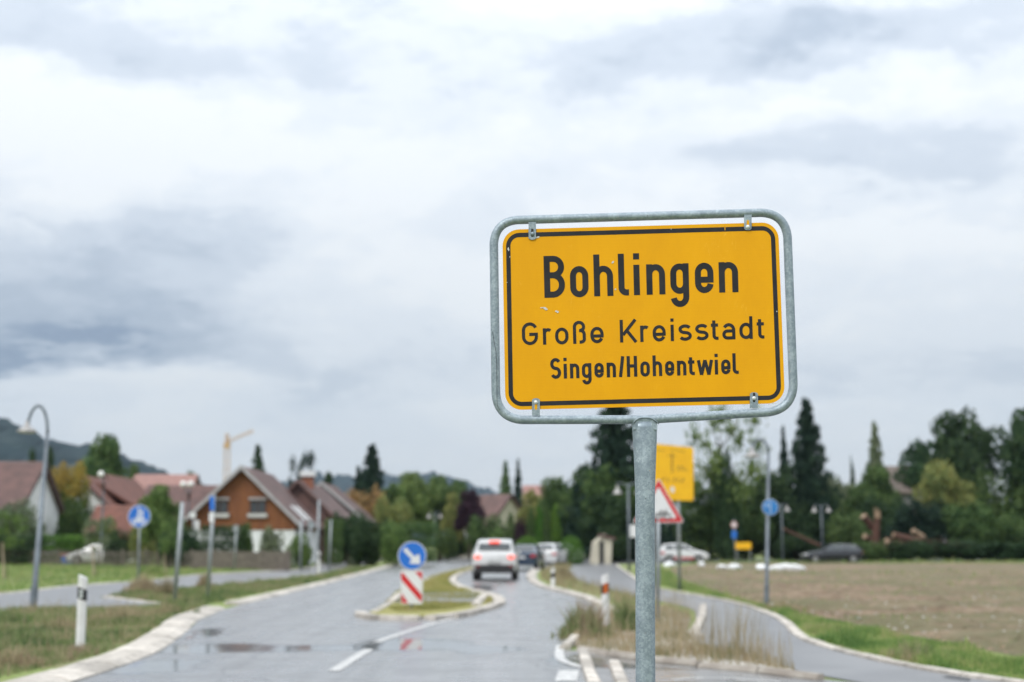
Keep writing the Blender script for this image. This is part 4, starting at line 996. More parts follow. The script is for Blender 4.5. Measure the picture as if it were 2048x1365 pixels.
for lab, xs, yb, yt, Y in [('two globe lamp on a dark post left of the timber gable', (367,382), 1110, 969, 101), ('single white globe lamp above the red roofs', (202,), 1110, 949, 106)]:
    xc = sum(xs)/len(xs); b = at(xc, 1100, Y); o = thing('globe_lamp', (b[0], Y, 0), lab, 'street lamp', 'globe lamps')
    tz = at(xc, yt+16, Y)[2]; MB().tube([(b[0],Y,0),(b[0],Y,tz)], [.09,.06], 8).obj('pole', STEEL, o)
    MB().tube([(b[0],Y,tz-.55),(b[0],Y,tz)], .13, 10).obj('collar', TRIM, o)
    for x in xs:
        g = at(x, yt, Y); n_ = 10
        MB().lathe(g, [(.235*math.sin(math.pi*i/n_)+.001, -.235*math.cos(math.pi*i/n_)) for i in range(n_+1)], 16).obj('globe', GLOBE, o, smooth=True)
        MB().tube([(b[0],Y,tz-.02),(g[0],Y,g[2]-.22)], .04, 6).obj('arm', STEEL, o)

# ------------------------------------------------------------------ stroke geometry for print (DIN-like letters, icons)
def arc(cx, cy, rx, ry, a0, a1, n=12): return [(cx+rx*math.cos(R(a0+(a1-a0)*i/n)), cy+ry*math.sin(R(a0+(a1-a0)*i/n))) for i in range(n+1)]
def clean(p):
    o = [p[0]]
    for q in p[1:]:
        if math.hypot(q[0]-o[-1][0], q[1]-o[-1][1]) > 1e-3: o.append(q)
    return o
def ribbon(path, w, closed=False):
    p = clean(path)
    if closed and math.hypot(p[0][0]-p[-1][0], p[0][1]-p[-1][1]) < 1e-3: p = p[:-1]
    n = len(p); L = []; Rr = []
    for i in range(n):
        a = p[i-1] if (i or closed) else None; b = p[(i+1) % n] if (i < n-1 or closed) else None
        def nd(u, v): l = math.hypot(v[0]-u[0], v[1]-u[1]); return ((v[0]-u[0])/l, (v[1]-u[1])/l)
        d1 = nd(a, p[i]) if a else nd(p[i], b); d2 = nd(p[i], b) if b else d1
        n1 = (-d1[1], d1[0]); n2 = (-d2[1], d2[0]); mx, my = n1[0]+n2[0], n1[1]+n2[1]; l = math.hypot(mx, my) or 1; mx /= l; my /= l
        k = min(3, 1/max(.2, mx*n1[0]+my*n1[1]))*w/2
        L.append((p[i][0]+mx*k, p[i][1]+my*k)); Rr.append((p[i][0]-mx*k, p[i][1]-my*k))
    V = L+Rr; m_ = n if closed else n-1
    return V, [(i, (i+1) % n, n+(i+1) % n, n+i) for i in range(m_)]
def glyph(ch, w, H, X, s):
    h = s/2; L, Rt = h, w-h; c = w/2; r = (Rt-L)/2; ry = min(r*1.12, (X-s)/2); g = []
    def bowl(top, bot): return (arc(c, top-h-ry, r, ry, 180, 0)+arc(c, bot+h+ry, r, ry, 0, -180)+[(L, top-h-ry)], True)
    if ch == 'o': g = [bowl(X+.01*H, -.01*H)]
    elif ch in 'nh': g = [([(L,0),(L,H if ch == 'h' else X)], False), (arc(c, X-h-ry, r, ry, 165, 0)+[(Rt,0)], False)]
    elif ch == 'i': g = [([(c,0),(c,X)], False), ([(c,H-s*1.02),(c,H)], False)]
    elif ch == 'l': q = w-s*.9; q = max(q, s*.55); g = [([(L,H)]+arc(L+q, h+q, q, q, 180, 270, 6)+[(w, h)], False)]
    elif ch == 'g':
        D = H*.315; g = [bowl(X, 0), ([(Rt,X)]+arc(c, -D+h+ry, r, ry, 0, -172), False)]
    elif ch == 'e':
        m_ = X*.44; g = [([(L+h*.5,m_),(Rt-.0,m_)], False), ([(Rt,m_-h)]+arc(c, X-h-ry, r, ry, 0, 180)+arc(c, h+ry, r, ry, 180, 335 if s < 7 and w > 22 else 352), False)]
    elif ch == 'd': g = [bowl(X, 0), ([(Rt,0),(Rt,H)], False)]
    elif ch == 'B':
        m_ = H*.535; r1 = (H-h-m_)*.5*.98; r2 = (m_-h)*.5*.95; Ru = Rt-w*.02
        g = [([(L,h),(L,H-h),(Ru-r1,H-h)]+arc(Ru-r1, H-h-r1, r1, r1, 90, 0)+arc(Ru-r1, m_+r1, r1, r1, 0, -90)+[(L+h,m_)], False),
             ([(L+h,m_),(Rt-r2,m_)]+arc(Rt-r2, m_-r2, r2, r2, 90, 0)+arc(Rt-r2, h+r2, r2, r2, 0, -90)+[(0,h)], False)]
    elif ch == 'G':
        R_ = r*1.02; g = [(arc(c, H-h-R_, r, R_, 25, 180)+arc(c, h+R_, r, R_, 180, 360)+[(Rt, H*.47),(c-w*.04, H*.47)], False)]
    elif ch == 'r': g = [([(L,0),(L,X)], False), (arc(L+r*1.05, X-h-ry, r*1.05, ry, 165, 50), False)]
    elif ch == 'ß':
        R_ = r*.92; rb = H*.18
        g = [([(L,0)]+arc(c-.02*w, H-h-R_, r*.96, R_, 180, -35)+[(c+w*.06, H*.57)], False),
             ([(c-w*.02,H*.57),(c+w*.10,H*.57)]+arc(Rt-rb*.85, H*.57-rb*.95, rb*.85, rb*.95, 85, 0)+arc(Rt-rb*.85, h+rb*.7, rb*.85, rb*.7, 0, -90)+[(c, h)], False)]
    elif ch in 'sS':
        T_ = X if ch == 's' else H; r1 = (T_-s)/4; rx = (Rt-L)/2
        up = arc(c, T_-h-r1, rx, r1, 28, 180, 10)+arc(c, T_-h-r1, rx, r1, 180, 250, 6)[1:]
        dn = arc(c, h+r1, rx, r1, 70, 0, 6)+arc(c, h+r1, rx, r1, 0, -152, 12)[1:]
        g = [(up+dn, False)]
    elif ch == 't':
        q = w*.36; x0 = w*.30+h*.4; g = [([(x0, H*.86)]+arc(x0+q, h+q, q, q, 180, 270, 6)+[(w*.95, h)], False), ([(0,X-h),(w*.92,X-h)], False)]
    elif ch == 'a':
        b = X*.56; g = [(arc(c, X-h-ry*.95, r, ry*.95, 150, 0)+[(Rt,0)], False), ([(Rt, b-h*.4)]+[(L+b*.38, b-h*.4)]+arc(L+b*.38, b/2+h*.3, b*.38, b/2-h*.7, 90, 270)+[(Rt-h, h)], False)]
    elif ch == 'K': g = [([(L,0),(L,H)], False), ([(Rt-s*.1,H),(L+h,H*.33)], False), ([(L+w*.26,H*.57),(Rt+s*.02,0)], False)]
    elif ch == 'H': g = [([(L,0),(L,H)], False), ([(Rt,0),(Rt,H)], False), ([(L,H*.52),(Rt,H*.52)], False)]
    elif ch == '/': g = [([(h*.8,0),(w-h*.8,H)], False)]
    elif ch == 'w': g = [([(h*.9,X),(w*.27,0)], False), ([(w*.27,0),(c,X)], False), ([(c,X),(w*.73,0)], False), ([(w*.73,0),(w-h*.9,X)], False)]
    return g

# ------------------------------------------------------------------ the town sign
YS = 5.077; TH = .0285; PCX, PCY = 1284.5, 634.0
def pl(x, y, dy=0.0):                       # photo position on the sign's plane -> world, dy towards viewer
    p = at(x, y, YS); return (p[0], YS-dy, p[2])
def loc2(u, v, dy):                          # panel units (tilted with the panel)
    x = PCX+u*math.cos(TH)+(-v)*math.sin(-TH)*-1*0 ; 
    dx = u*math.cos(TH)-v*math.sin(TH); dyu = u*math.sin(TH)+v*math.cos(TH)
    return pl(PCX+dx, PCY-dyu, dy)
pb = at(1291, 1200, YS); BASE = (pb[0], YS, 0)
ts = thing('town_sign', BASE, 'yellow place name sign in a galvanised tube frame on a steel pole', 'road sign')
FW = 17.6/553/2
corn = [((987,441.5), 46), ((1573.5,424), 50), ((1589,821.5), 52), ((1291,839.5), 0), ((992.5,840), 52)]
def rounded(cs, n=9):
    out = []; N = len(cs)
    for i, (p, r_) in enumerate(cs):
        if r_ == 0: out.append(p); continue
        a = cs[i-1][0]; b = cs[(i+1) % N][0]
        ua = np.array(a)-np.array(p); ua = ua/np.linalg.norm(ua); ub = np.array(b)-np.array(p); ub = ub/np.linalg.norm(ub)
        A = np.array(p)+ua*r_; B_ = np.array(p)+ub*r_
        for k in range(n+1):
            t = k/n; out.append(tuple((1-t)**2*A*1+2*t*(1-t)*(np.array(p)*.86+(A+B_)/2*.14)+t*t*B_))
    return out
fr = rounded(corn)
MB().loop_tube([pl(x, y, -.004) for x, y in fr], FW, 18).obj('frame', GALV, ts, smooth=True)
# pole, flared and flattened at the top
pr = [(845,1289.5,50,.9),(856,1289.5,49.6,.92),(872,1290,48.0,.95),(900,1290.2,45.5,1),(940,1290.3,42.2,1),(985,1290.5,39.2,1),(1060,1290.5,38.2,1),(1400,1291.3,38.2,1)]
pts = [pl(x, y, -.006) for y, x, w, k_ in pr]+[BASE]
rad = [(w/F*YS/2*1.01, (38/F*YS/2)*(.55+.45*min(1, (y-835)/120))) for y, x, w, k_ in pr]+[(.034,.034)]
MB().tube(pts, [(a, b) for a, b in rad], 28).obj('pole', GALV, ts, smooth=True)
# saddle weld over the tube
sad = [(1263,851),(1270,842),(1277,837.5),(1284,836.5),(1297,836.5),(1304,838.5),(1311,843),(1317,849)]
MB().tube([pl(x, y, .013) for x, y in sad], .0022, 6).obj('weld_seam', GALV, ts, smooth=True)
MB().prism([(pl(x, y)[0], pl(x, y)[2]) for x, y in [(1265.5,853),(1272,843.5),(1279,839.2),(1300,839.2),(1308,843.5),(1314.5,851),(1314,860),(1266,860)]], YS-.011, YS-.004).obj('pole_cap', GALV, ts)
def rrect(w, h, r_, n=8):
    o = []
    for sx, sy, a0 in ((1,1,0),(-1,1,90),(-1,-1,180),(1,-1,270)):
        o += [(sx*(w/2-r_)+r_*math.cos(R(a0+90*k/n)), sy*(h/2-r_)+r_*math.sin(R(a0+90*k/n))) for k in range(n+1)]
    return o
# panel fitted to its four measured corners
PC = [(1004.6,460.8),(1555.6,445.5),(1569.5,807.0),(1010.8,821.0)]      # TL TR BR BL
def pq(u, v, dy):                           # u,v in -.5...5 over the panel
    a, b = u+.5, v+.5
    x = (PC[3][0]*(1-a)+PC[2][0]*a)*(1-b)+(PC[0][0]*(1-a)+PC[1][0]*a)*b
    y = (PC[3][1]*(1-a)+PC[2][1]*a)*(1-b)+(PC[0][1]*(1-a)+PC[1][1]*a)*b
    return pl(x, y, dy)
def q2(u, v, dy=0): return pq(u/555.0, v/360.0, dy)
out = rrect(555, 360, 33); N = len(out)
vs = [q2(x, y, .006) for x, y in out]+[q2(x, y, .003) for x, y in out]
panel = obj('panel', vs, [tuple(range(N)), tuple(range(2*N-1, N-1, -1))]+[(i, i+N, (i+1) % N+N, (i+1) % N) for i in range(N)], YEL, ts)
a_ = rrect(555-14, 360-14, 27); b_ = rrect(555-31.5, 360-31.5, 17)
obj('border', [q2(x, y, .0066) for x, y in a_]+[q2(x, y, .0066) for x, y in b_], [(i, (i+1) % N, N+(i+1) % N, N+i) for i in range(N)], INK, panel)
line1 = [('B',1089,41.3),('o',1140.8,36.6),('h',1188.3,38.4),('l',1237.3,20.5),('i',1267.2,13.2),('n',1293.2,37.4),('g',1341,37),('e',1390.2,37),('n',1438,38.4)]
line2 = [('G',1044.4,31.8),('r',1086.2,20),('o',1110.6,26.6),('ß',1146.4,25.4),('e',1181,26.4),('K',1240,35),('r',1280.5,20),('e',1305.4,26),('i',1341,7),('s',1357,26.4),('s',1390.5,26.4),('t',1422,15.4),('a',1444.4,26),('d',1478.6,26.4),('t',1513.4,15.6)]
line3 = [('S',1101,21.4),('i',1127.4,6.8),('n',1140.2,18.6),('g',1164,19),('e',1189,18.6),('n',1213.5,18.4),('/',1238.2,10.4),('H',1253.8,20.6),('o',1280.8,18.8),('h',1305.4,18.8),('e',1330.2,18.2),('n',1354,18.6),('t',1376,14),('w',1394,32),('i',1429.2,6.8),('e',1442.2,18.6),('l',1465,12)]
def base_y(line, x):                         # baseline height in the photograph
    return {1: 596.8-(x-1089)*.0302, 2: 690.3-(x-1086)*.0279, 3: 757.9-(x-1130)*.0268}[line]
for li, (line, H, X, s) in enumerate([(line1, 83.5, 60.6, 12.0), (line2, 45.2, 32.6, 6.3), (line3, 41.4, 29.4, 6.4)]):
    for ch, x0, w in line:
        mb = MB(); lay = 0
        up = H*1.0
        for path, closed in glyph(ch, w, H if ch != 'ß' else H*1.01, X, s):
            V, Fc = ribbon(path, s, closed)
            sh_ = .012   # verticals lean with the panel
            by = base_y(li+1, x0)
            mb.add([pl(x0+px_-py_*.026, by-py_-px_*.028, .0068+lay*.00002) for px_, py_ in V], Fc); lay = (lay+1) % 4
        mb.obj('letter', INK, panel)
# brackets with slots and bolts
SLOT = mat('slot_dark', (.015,.015,.015), .6)
for (x0, x1, yt, yb, bx_, by_, sy0, sy1, slotm, rounddown) in [(1057,1071.8,446,481,1064.8,469.5,461.5,473,SLOT,True),(1487.4,1502.3,431,462,1494.6,455.5,444.5,456,YEL,True),(1064,1079.6,797.5,832,1071.4,805.5,805,818,YEL,False),(1499,1515,785.5,817,1507,797.5,789,803,SLOT,False)]:
    xc = (x0+x1)/2; r_ = (x1-x0)/2; sk = -(1 if rounddown else -1)*0
    if rounddown: P_ = [(x0,yt),(x1,yt)]+[(xc+r_*math.cos(R(a)), yb-r_*.55+r_*.55*math.sin(R(a))) for a in range(0, 181, 20)]
    else: P_ = [(x1,yb),(x0,yb)]+[(xc-r_*math.cos(R(a)), yt+r_*.55-r_*.55*math.sin(R(a))) for a in range(0, 181, 20)]
    m_ = len(P_); vs = [pl(x, y, .0105) for x, y in P_]+[pl(x, y, .0072) for x, y in P_]
    fs = [tuple(range(m_)), tuple(range(2*m_-1, m_-1, -1))]+[(i, i+m_, (i+1) % m_+m_, (i+1) % m_) for i in range(m_)]
    br = obj('bracket', vs, fs, GALV, ts)
    S_ = [(xc+2.6*math.cos(R(a)), (sy0 if a > 180 else sy1)+2.6*math.sin(R(a))) for a in list(range(0, 181, 30))+list(range(180, 361, 30))]
    obj('slot', [pl(x, y, .0109) for x, y in S_], [tuple(range(len(S_)))], slotm, br)
    bc = pl(bx_, by_, .012); r0 = 3.3/553
    V = []; n_ = 12
    for (rr_, d_) in ((r0*1.25, .0112), (r0*1.25, .0125), (r0, .0128), (r0*.85, .0165), (r0*.4, .0175)):
        V += [(bc[0]+rr_*math.cos(2*math.pi*k/n_), YS-d_, bc[2]+rr_*math.sin(2*math.pi*k/n_)) for k in range(n_)]
    obj('bolt', V, [(j*n_+k, j*n_+(k+1) % n_, (j+1)*n_+(k+1) % n_, (j+1)*n_+k) for j in range(4) for k in range(n_)]+[tuple(4*n_+k for k in range(n_))], REFL if bx_ > 1400 or by_ > 700 else GALV, br, smooth=True)
# small peeled and scuffed spots
sp = MB(); q = random.Random(4)
for x, y, rx, ry, an in [(1091,619,6,3.2,-25),(1084,616.5,3.5,1.2,0),(1113.5,624,4,2.6,-20),(1225.5,525.5,3.2,2,45),(1230.5,580,2.6,2,30),(1017,500,2.2,4.5,10),(1019.8,515,1,2,0),(1075,476,4,1.8,20),(1014,566,1.2,1,0),(1538,808.8,3.2,1.6,10),(1545,807.6,3.5,1.4,15),(1551,808.4,2,1.4,0),(1342,459.5,.8,1.2,0),(1553,624,1,1.5,0)]:
    P_ = []
    for k in range(11):
        a = 2*math.pi*k/11; r_ = q.uniform(.55, 1.15); u, v = rx*r_*math.cos(a), ry*r_*math.sin(a); c_, s_ = math.cos(R(an)), math.sin(R(an)); P_.append(pl(x+u*c_+v*s_, y-u*s_+v*c_, .0074))
    sp.add(P_, [tuple(range(11))])
sp.obj('peeled_spots', PEEL, panel)
# pale cut line through the border
obj('border_cut', [pl(x, y, .0072) for x, y in [(1448.3,452.5),(1449.8,452.5),(1450.3,462),(1448.8,462)]], [(0,1,2,3)], YEL, panel)
# crack and rust on the frame's lower left bend
ck = MB(); ck.tube([pl(x, y, .0125) for x, y in [(985,664),(988,684),(992,704),(993.5,730),(994,790),(994.5,812),(1000,822)]], .0007, 5)
ck.obj('frame_crack', BLACK, ts)
RUST = mat('grime', (.05,.045,.04), .9)
# ------------------------------------------------------------------ other signs
def disc(name, parent, c, r, y, m, n=32, th=.004):
    mb = MB(); mb.prism([(c[0]+r*math.cos(2*math.pi*k/n), c[2]+r*math.sin(2*math.pi*k/n)) for k in range(n)], y-th, y); return mb.obj(name, m, parent)
def strokes(name, parent, paths, w, c, s, y, m):
    mb = MB()
    for i, pth in enumerate(paths):
        cl = math.hypot(pth[0][0]-pth[-1][0], pth[0][1]-pth[-1][1]) < 1e-6 and len(pth) > 3
        V, Fc = ribbon(pth, w, cl); mb.add([(c[0]+a*s, y-.00004*i, c[2]+b*s) for a, b in V], Fc)
    return mb.obj(name, m, parent)
BIKE = [arc(-.42,-.55,.26,.26,0,360,16), arc(.42,-.55,.26,.26,0,360,16), [(-.42,-.55),(-.12,-.18),(.28,-.18),(.42,-.55)], [(-.12,-.18),(.02,-.55),(.28,-.18)], [(-.2,-.08),(-.02,-.08)], [(.22,-.06),(.36,.0)]]
PED = [arc(-.05,.72,.08,.08,0,360,10), [(-.05,.6),(-.05,.28)], [(-.05,.3),(-.2,0)], [(-.05,.3),(.08,0)], [(-.05,.55),(.15,.35)], arc(.32,.5,.06,.06,0,360,8), [(.32,.4),(.32,.2)], [(.32,.2),(.25,0)], [(.32,.2),(.4,0)]]
# blue disc, left
Yb = gr(276,1168)[1]; c = at(279,1033,Yb); g = gr(276,1168)
o = thing('cycle_path_sign', g, 'blue disc with white walker and bicycle on a slim grey post', 'road sign')
MB().tube([g, (c[0], Yb, c[2]+.45)], .035, 10).obj('post', LPOLE, o, smooth=True)
r_ = 22.5/ppm(Yb); dk = disc('disc', o, c, r_, Yb-.04, SIGNW); f_ = disc('blue_face', dk, c, r_*.94, Yb-.0445, BLUE)
strokes('symbol', f_, BIKE+PED, .13, (c[0], 0, c[2]), r_*.86, Yb-.0492, SIGNW)
# arrow sign on the island
Ya = gr(824,1226)[1]; c = at(824.5,1112,Ya); g = at(822,1224,Ya); g = (g[0], Ya, .07)
o = thing('keep_right_sign', g, 'blue disc with white diagonal arrow above red and white striped board on the island', 'road sign')
MB().tube([(g[0], Ya+.05, .07), (c[0], Ya+.05, c[2])], .03, 10).obj('post', STEEL, o)
r_ = 28.5/ppm(Ya); dk = disc('disc', o, c, r_, Ya-.01, SIGNW); f_ = disc('blue_face', dk, c, r_*.94, Ya-.0145, BLUE)
def P2(px_, py_, dy, Y=None): p = at(px_, py_, Y or Ya); return (p[0], (Y or Ya)-dy, p[2])
arw = [(807,1101),(811,1096),(829,1113),(835,1107),(841.5,1128.5),(819,1126),(825,1119)]
arw = [(806,1100.5),(812.5,1095.5),(829,1113.5),(838.5,1108),(841,1128.5),(818.5,1127.5),(823.5,1119)]
obj('arrow', [P2(x, y, .021) for x, y in arw], [tuple(range(7))], SIGNW, f_)
bd = [(800.5,1141.5),(846,1142),(844.5,1208.5),(803,1208.5)]
vs = [P2(x, y, .006) for x, y in bd]+[P2(x, y, .002) for x, y in bd]
b_o = obj('striped_board', vs, [(0,1,2,3),(7,6,5,4),(0,4,5,1),(1,5,6,2),(2,6,7,3),(3,7,4,0)], SIGNW, o)
for k_, po in enumerate([[(802,1144),(802.8,1162),(838,1202),(843.5,1202),(843.8,1186),(808,1144.5)], [(830,1144),(844.5,1144),(844.2,1161)], [(803,1186),(803.6,1206.5),(817,1206.5)]]):
    if k_ == 0: po = [(802,1146),(802.4,1160),(840,1203),(843.5,1203),(843.8,1190),(806,1146)]
    obj('red_stripe', [P2(x, y, .0075) for x, y in po], [tuple(range(len(po)))], RED, b_o)
# danger triangle
Yt = gr(1316,1248)[1]; tri = [(1317,956),(1369,1046),(1265,1046)]
g = at(1316,1248,Yt); g = (g[0], Yt, 0); o = thing('warning_sign', g, 'red bordered warning triangle with bicycle symbol, half behind the steel pole', 'road sign')
MB().tube([g, P2(1317, 975, -.03, Yt)], .038, 12).obj('post', LPOLE, o, smooth=True)
def trip(sc, dy, rc):
    cx, cy = 1317, 1016; cs = [((cx+(x-cx)*sc, cy+(y-cy)*sc), rc) for x, y in tri]; return [P2(x, y, dy, Yt) for x, y in rounded(cs, 5)]
def plate(name, A, B_, m, par):
    n_ = len(A); return obj(name, A+B_, [tuple(range(n_)), tuple(range(2*n_-1, n_-1, -1))]+[(i, i+n_, (i+1) % n_+n_, (i+1) % n_) for i in range(n_)], m, par)
t0 = plate('plate', trip(1.0, .01, 7), trip(1.0, .005, 7), SIGNW, o)
obj('red_border', trip(.95, .012, 6), [tuple(range(18))], RED, t0)
t2 = obj('white_field', trip(.70, .0135, 3), [tuple(range(18))], SIGNW, t0)
cc = at(1325, 1030, Yt); strokes('symbol', t2, [[(a*1.1, b*1.1+.45) for a, b in p_] for p_ in BIKE]+[[(a*.5-.65, b*.9-.75) for a, b in p_] for p_ in PED[:5]],   .11, (cc[0], 0, cc[2]), .20, Yt-.0145, mat('sign_grey_print', (.05,.05,.05), .5))
# yellow direction board
Yy = gr(1354,1181)[1]; o = thing('direction_board', (at(1340,1100,Yy)[0], Yy, 0), 'tall yellow direction board behind the warning triangle', 'road sign')
for x in (1303, 1355): p = at(x, 905, Yy+.08); MB().tube([(p[0], Yy+.08, 0), p], .055, 10).obj('post', LPOLE, o, smooth=True)
bd = [(1283,885),(1386.5,895.5),(1387,1002.5),(1283,999)]
A = [P2(x, y, .02, Yy) for x, y in rounded([(p_, 5) for p_ in bd], 4)]; B_ = [(v[0], v[1]+.03, v[2]) for v in A]
bo = plate('board', A, B_, YEL2, o); YI = mat('board_print', (.33,.17,.02), .5)
def pr_(pts_, w): 
    V, Fc = ribbon(pts_, w); return [P2(x, y, .0215, Yy) for x, y in V], Fc
mb = MB()
for pts_, w in [([(1344,906),(1344,946)], 3.2), ([(1335,912),(1353,912)], 2), ([(1352,934),(1368,934)], 2.2), ([(1352,940),(1374,940)], 2.2), ([(1322,962),(1330,957)], 3), ([(1336,957),(1336,966)], 3), ([(1346,966),(1350,956)], 3), ([(1356,957),(1356,966)], 3), ([(1362,966),(1368,957)], 3), ([(1300,899),(1330,902)], 1.8), ([(1340,900),(1370,904)], 1.8)]: mb.add(*pr_(pts_, w))
mb.obj('print', YI, bo)
obj('sticker', [P2(x, y, .023, Yy) for x, y in [(1340,977),(1345,973),(1349,977),(1348,985),(1343,986)]], [(0,1,2,3,4)], SIGNW, bo)
# small white plate left of pole
Yp = 70; g = at(1266, 1100, Yp); o = thing('white_plate_sign', (g[0], Yp, 0), 'small white plate showing at the left side of the steel pole', 'road sign')
A = [P2(x, y, 0, Yp) for x, y in [(1260,1050),(1281,1050),(1281,1075),(1260,1075)]]; plate('plate', A, [(v[0], v[1]+.02, v[2]) for v in A], SIGNW, o)
MB().tube([(g[0]+.2, Yp+.06, 0), (g[0]+.2, Yp+.06, 2.4)], .04, 8).obj('post', LPOLE, o)
# disc on the right gooseneck lamp
c = at(1539.5,1015,Yr); o = thing('shared_path_sign', (c[0], Yr-.075, c[2]), 'blue disc with pale vertical bar clamped to the right gooseneck lamp', 'road sign')
r_ = 16.5/ppm(Yr); dk = disc('disc', o, c, r_, Yr-.070, SIGNW, th=.004); f_ = disc('blue_face', dk, c, r_*.94, Yr-.0745, BLUE2)
strokes('symbol', f_, [[(0,.85),(0,-.85)]]+[[(a*.45-.45, b*.6) for a, b in p_] for p_ in PED[:5]], .14, (c[0], 0, c[2]), r_*.9, Yr-.0800, mat('pale_blue_print', (.45,.55,.68), .5))
MB().box(c[0]-.05, c[0]+.05, Yr-.069, Yr+.03, c[2]-.03, c[2]+.03).obj('clamp', LPOLE, o)

# slim poles on the left
def post(label, base, top, r, m=LPOLE, name='sign_post', extra=None, cat='post', Y=None):
    g = gr(*base) if Y is None else (at(base[0], 1090, Y)[0], Y, 0); t_ = at(*top, g[1]); o = thing(name, g, label, cat)
    MB().tube([g, t_], r, 10).obj('post', m, o, smooth=True); return o, g[1]
post('bare leaning grey post left of the timber gable', (349,1204), (365,1005), .055)
o, y_ = post('grey signpost with blue sign seen edge on, before the timber gable', (415,1198), (428,990), .05)
A = [P2(x, y, .06, y_) for x, y in [(420,993),(429,993),(430,1021),(421,1021)]]; plate('blue_sign', A, [(v[0], v[1]+.02, v[2]) for v in A], BLUE, o)
A = [P2(x, y, .06, y_) for x, y in [(419,1026),(428,1026),(429,1046),(419,1044)]]; plate('white_plate', A, [(v[0], v[1]+.02, v[2]) for v in A], SIGNW, o)
o, y_ = post('post with small round sign and white plate before the timber gable', (392,0), (386,1028), .04, Y=88)
c = at(386,1031,y_); disc('round_sign', o, c, 6.5/ppm(y_), y_-.05, SIGNW)
A = [P2(x, y, .06, y_) for x, y in [(390,1041),(399,1041),(399,1066),(391,1066)]]; plate('white_plate', A, [(v[0], v[1]+.02, v[2]) for v in A], SIGNW, o)
o, y_ = post('dim grey post with small disc before the dark hedge', (470,0), (473,1050), .05, Y=80); disc('round_sign', o, at(472,1057,y_), 6/ppm(y_), y_-.06, LPOLE)
post('thick grey post right of the timber gable, leftmost of three', (601,0), (603,1040), .07, Y=82)
o, y_ = post('grey post with round sign back right of the timber gable', (618,0), (621,1045), .05, Y=84); disc('round_sign', o, at(623,1050,y_), 8/ppm(y_), y_-.06, LPOLE)
post('tall pale post standing behind the small white marker', (636,0), (638,1000), .06, Y=72)
post('grey post right of the tall pale post', (659,0), (662,1040), .05, Y=80)
o, y_ = post('small red and white sign board low at the roadside on the left', (674,0), (672,1085), .04, Y=100)
A = [P2(x, y, .06, y_) for x, y in [(667,1098),(683,1098),(683,1118),(668,1118)]]; plate('white_plate', A, [(v[0], v[1]+.02, v[2]) for v in A], SIGNW, o)
disc('round_sign', o, at(663,1087,y_), 6/ppm(y_), y_-.05, mat('pale_red', (.55,.30,.30), .5))
o, y_ = post('white board on a post at the end of the side street', (936,0), (936,1060), .05, Y=150)
A = [P2(x, y, .06, y_) for x, y in [(930,1063),(943,1063),(943,1086),(931,1086)]]; plate('white_plate', A, [(v[0], v[1]+.02, v[2]) for v in A], SIGNW, o)
post('weathered brown wooden pole beside the side street', (880,0), (878,1072), .22, BARK, 'wooden_pole', cat='pole', Y=126)
# right: small signs
o, y_ = post('post with red ringed disc and blue square, left of the small yellow sign', (1470,0), (1468,1040), .04, Y=112)
c = at(1468,1050,y_); k_ = disc('round_sign', o, c, 6.5/ppm(y_), y_-.05, mat('pale_red', (.55,.30,.30), .5)); disc('white_face', k_, c, 4/ppm(y_), y_-.056, SIGNW)
A = [P2(x, y, .06, y_) for x, y in [(1463,1062),(1473,1062),(1473,1077),(1463,1077)]]; plate('blue_plate', A, [(v[0], v[1]+.02, v[2]) for v in A], BLUE, o)
g = (at(1487,1090,112)[0], 112, 0); o = thing('small_yellow_sign', g, 'low yellow sign on two short legs behind the field', 'road sign')
A = [P2(x, y, .04, 112) for x, y in [(1471,1085),(1502,1085),(1502,1099),(1471,1099)]]; plate('board', A, [(v[0], v[1]+.02, v[2]) for v in A], YEL2, o)
for x in (1474, 1500): p = at(x, 1088, 112); MB().tube([(p[0],112,0), p], .035, 6).obj('leg', LPOLE, o)

# delineator posts
def delineator(label, base, ytop, mirror, kind):
    g = gr(*base); o = thing('marker_post', (g[0], g[1], 0), label, 'marker post', 'white roadside marker posts')
    w = .066; H = at(base[0], ytop, g[1])[2]; sgn = -1 if mirror else 1
    def ring(z, s=1.0, sl=0.0):
        P_ = [(-w*s, 0), (-w*s*.8, -.03*s), (0, -.052*s), (w*s*.8, -.03*s), (w*s, 0), (w*s*.7, .05*s), (-w*s*.7, .05*s)]
        return [(g[0]+x, g[1]+y, z-sgn*x*sl) for x, y in P_]
    def band(name, z0, z1, s, m, sl0, sl1, par, cap=True):
        a, b = ring(z0, s, sl0), ring(z1, s, sl1); n_ = 7
        return obj(name, a+b, [(i, (i+1) % n_, n_+(i+1) % n_, n_+i) for i in range(n_)]+([tuple(range(n_))[::-1], tuple(range(n_, 2*n_))] if cap else []), m, par)
    bd_ = band('body', 0, H-.03, 1, WHITE, 0, .42, o)
    bb = band('black_band', H-.345, H-.19, 1.03, BLACK, .35, .35, o)
    if kind == 'round':
        for z in (H-.235, H-.325+.03):
            obj('reflector', [(g[0]+.026*math.cos(a), g[1]-.058, z+.026*math.sin(a)) for a in np.linspace(0, 6.283, 13)[:-1]], [tuple(range(12))], REFL, bb)
    elif kind == 'orange':
        obj('reflector', [(g[0]-.034, g[1]-.06, H-.36), (g[0]+.044, g[1]-.06, H-.335), (g[0]+.044, g[1]-.06, H-.165), (g[0]-.034, g[1]-.06, H-.19)], [(0,1,2,3)], ORANGE, bb)
    return o
delineator('white marker post with two round reflectors on the near left verge', (160,1301), 1149, False, 'round')
delineator('white marker post with orange reflector on the right verge', (1211,1259), 1146, True, 'orange')
delineator('distant white marker post on the left beyond the footpath', (637,1153), 1102, False, 'round')
delineator('distant white marker post right of the white car', (1106,1176), 1135, True, 'plain')

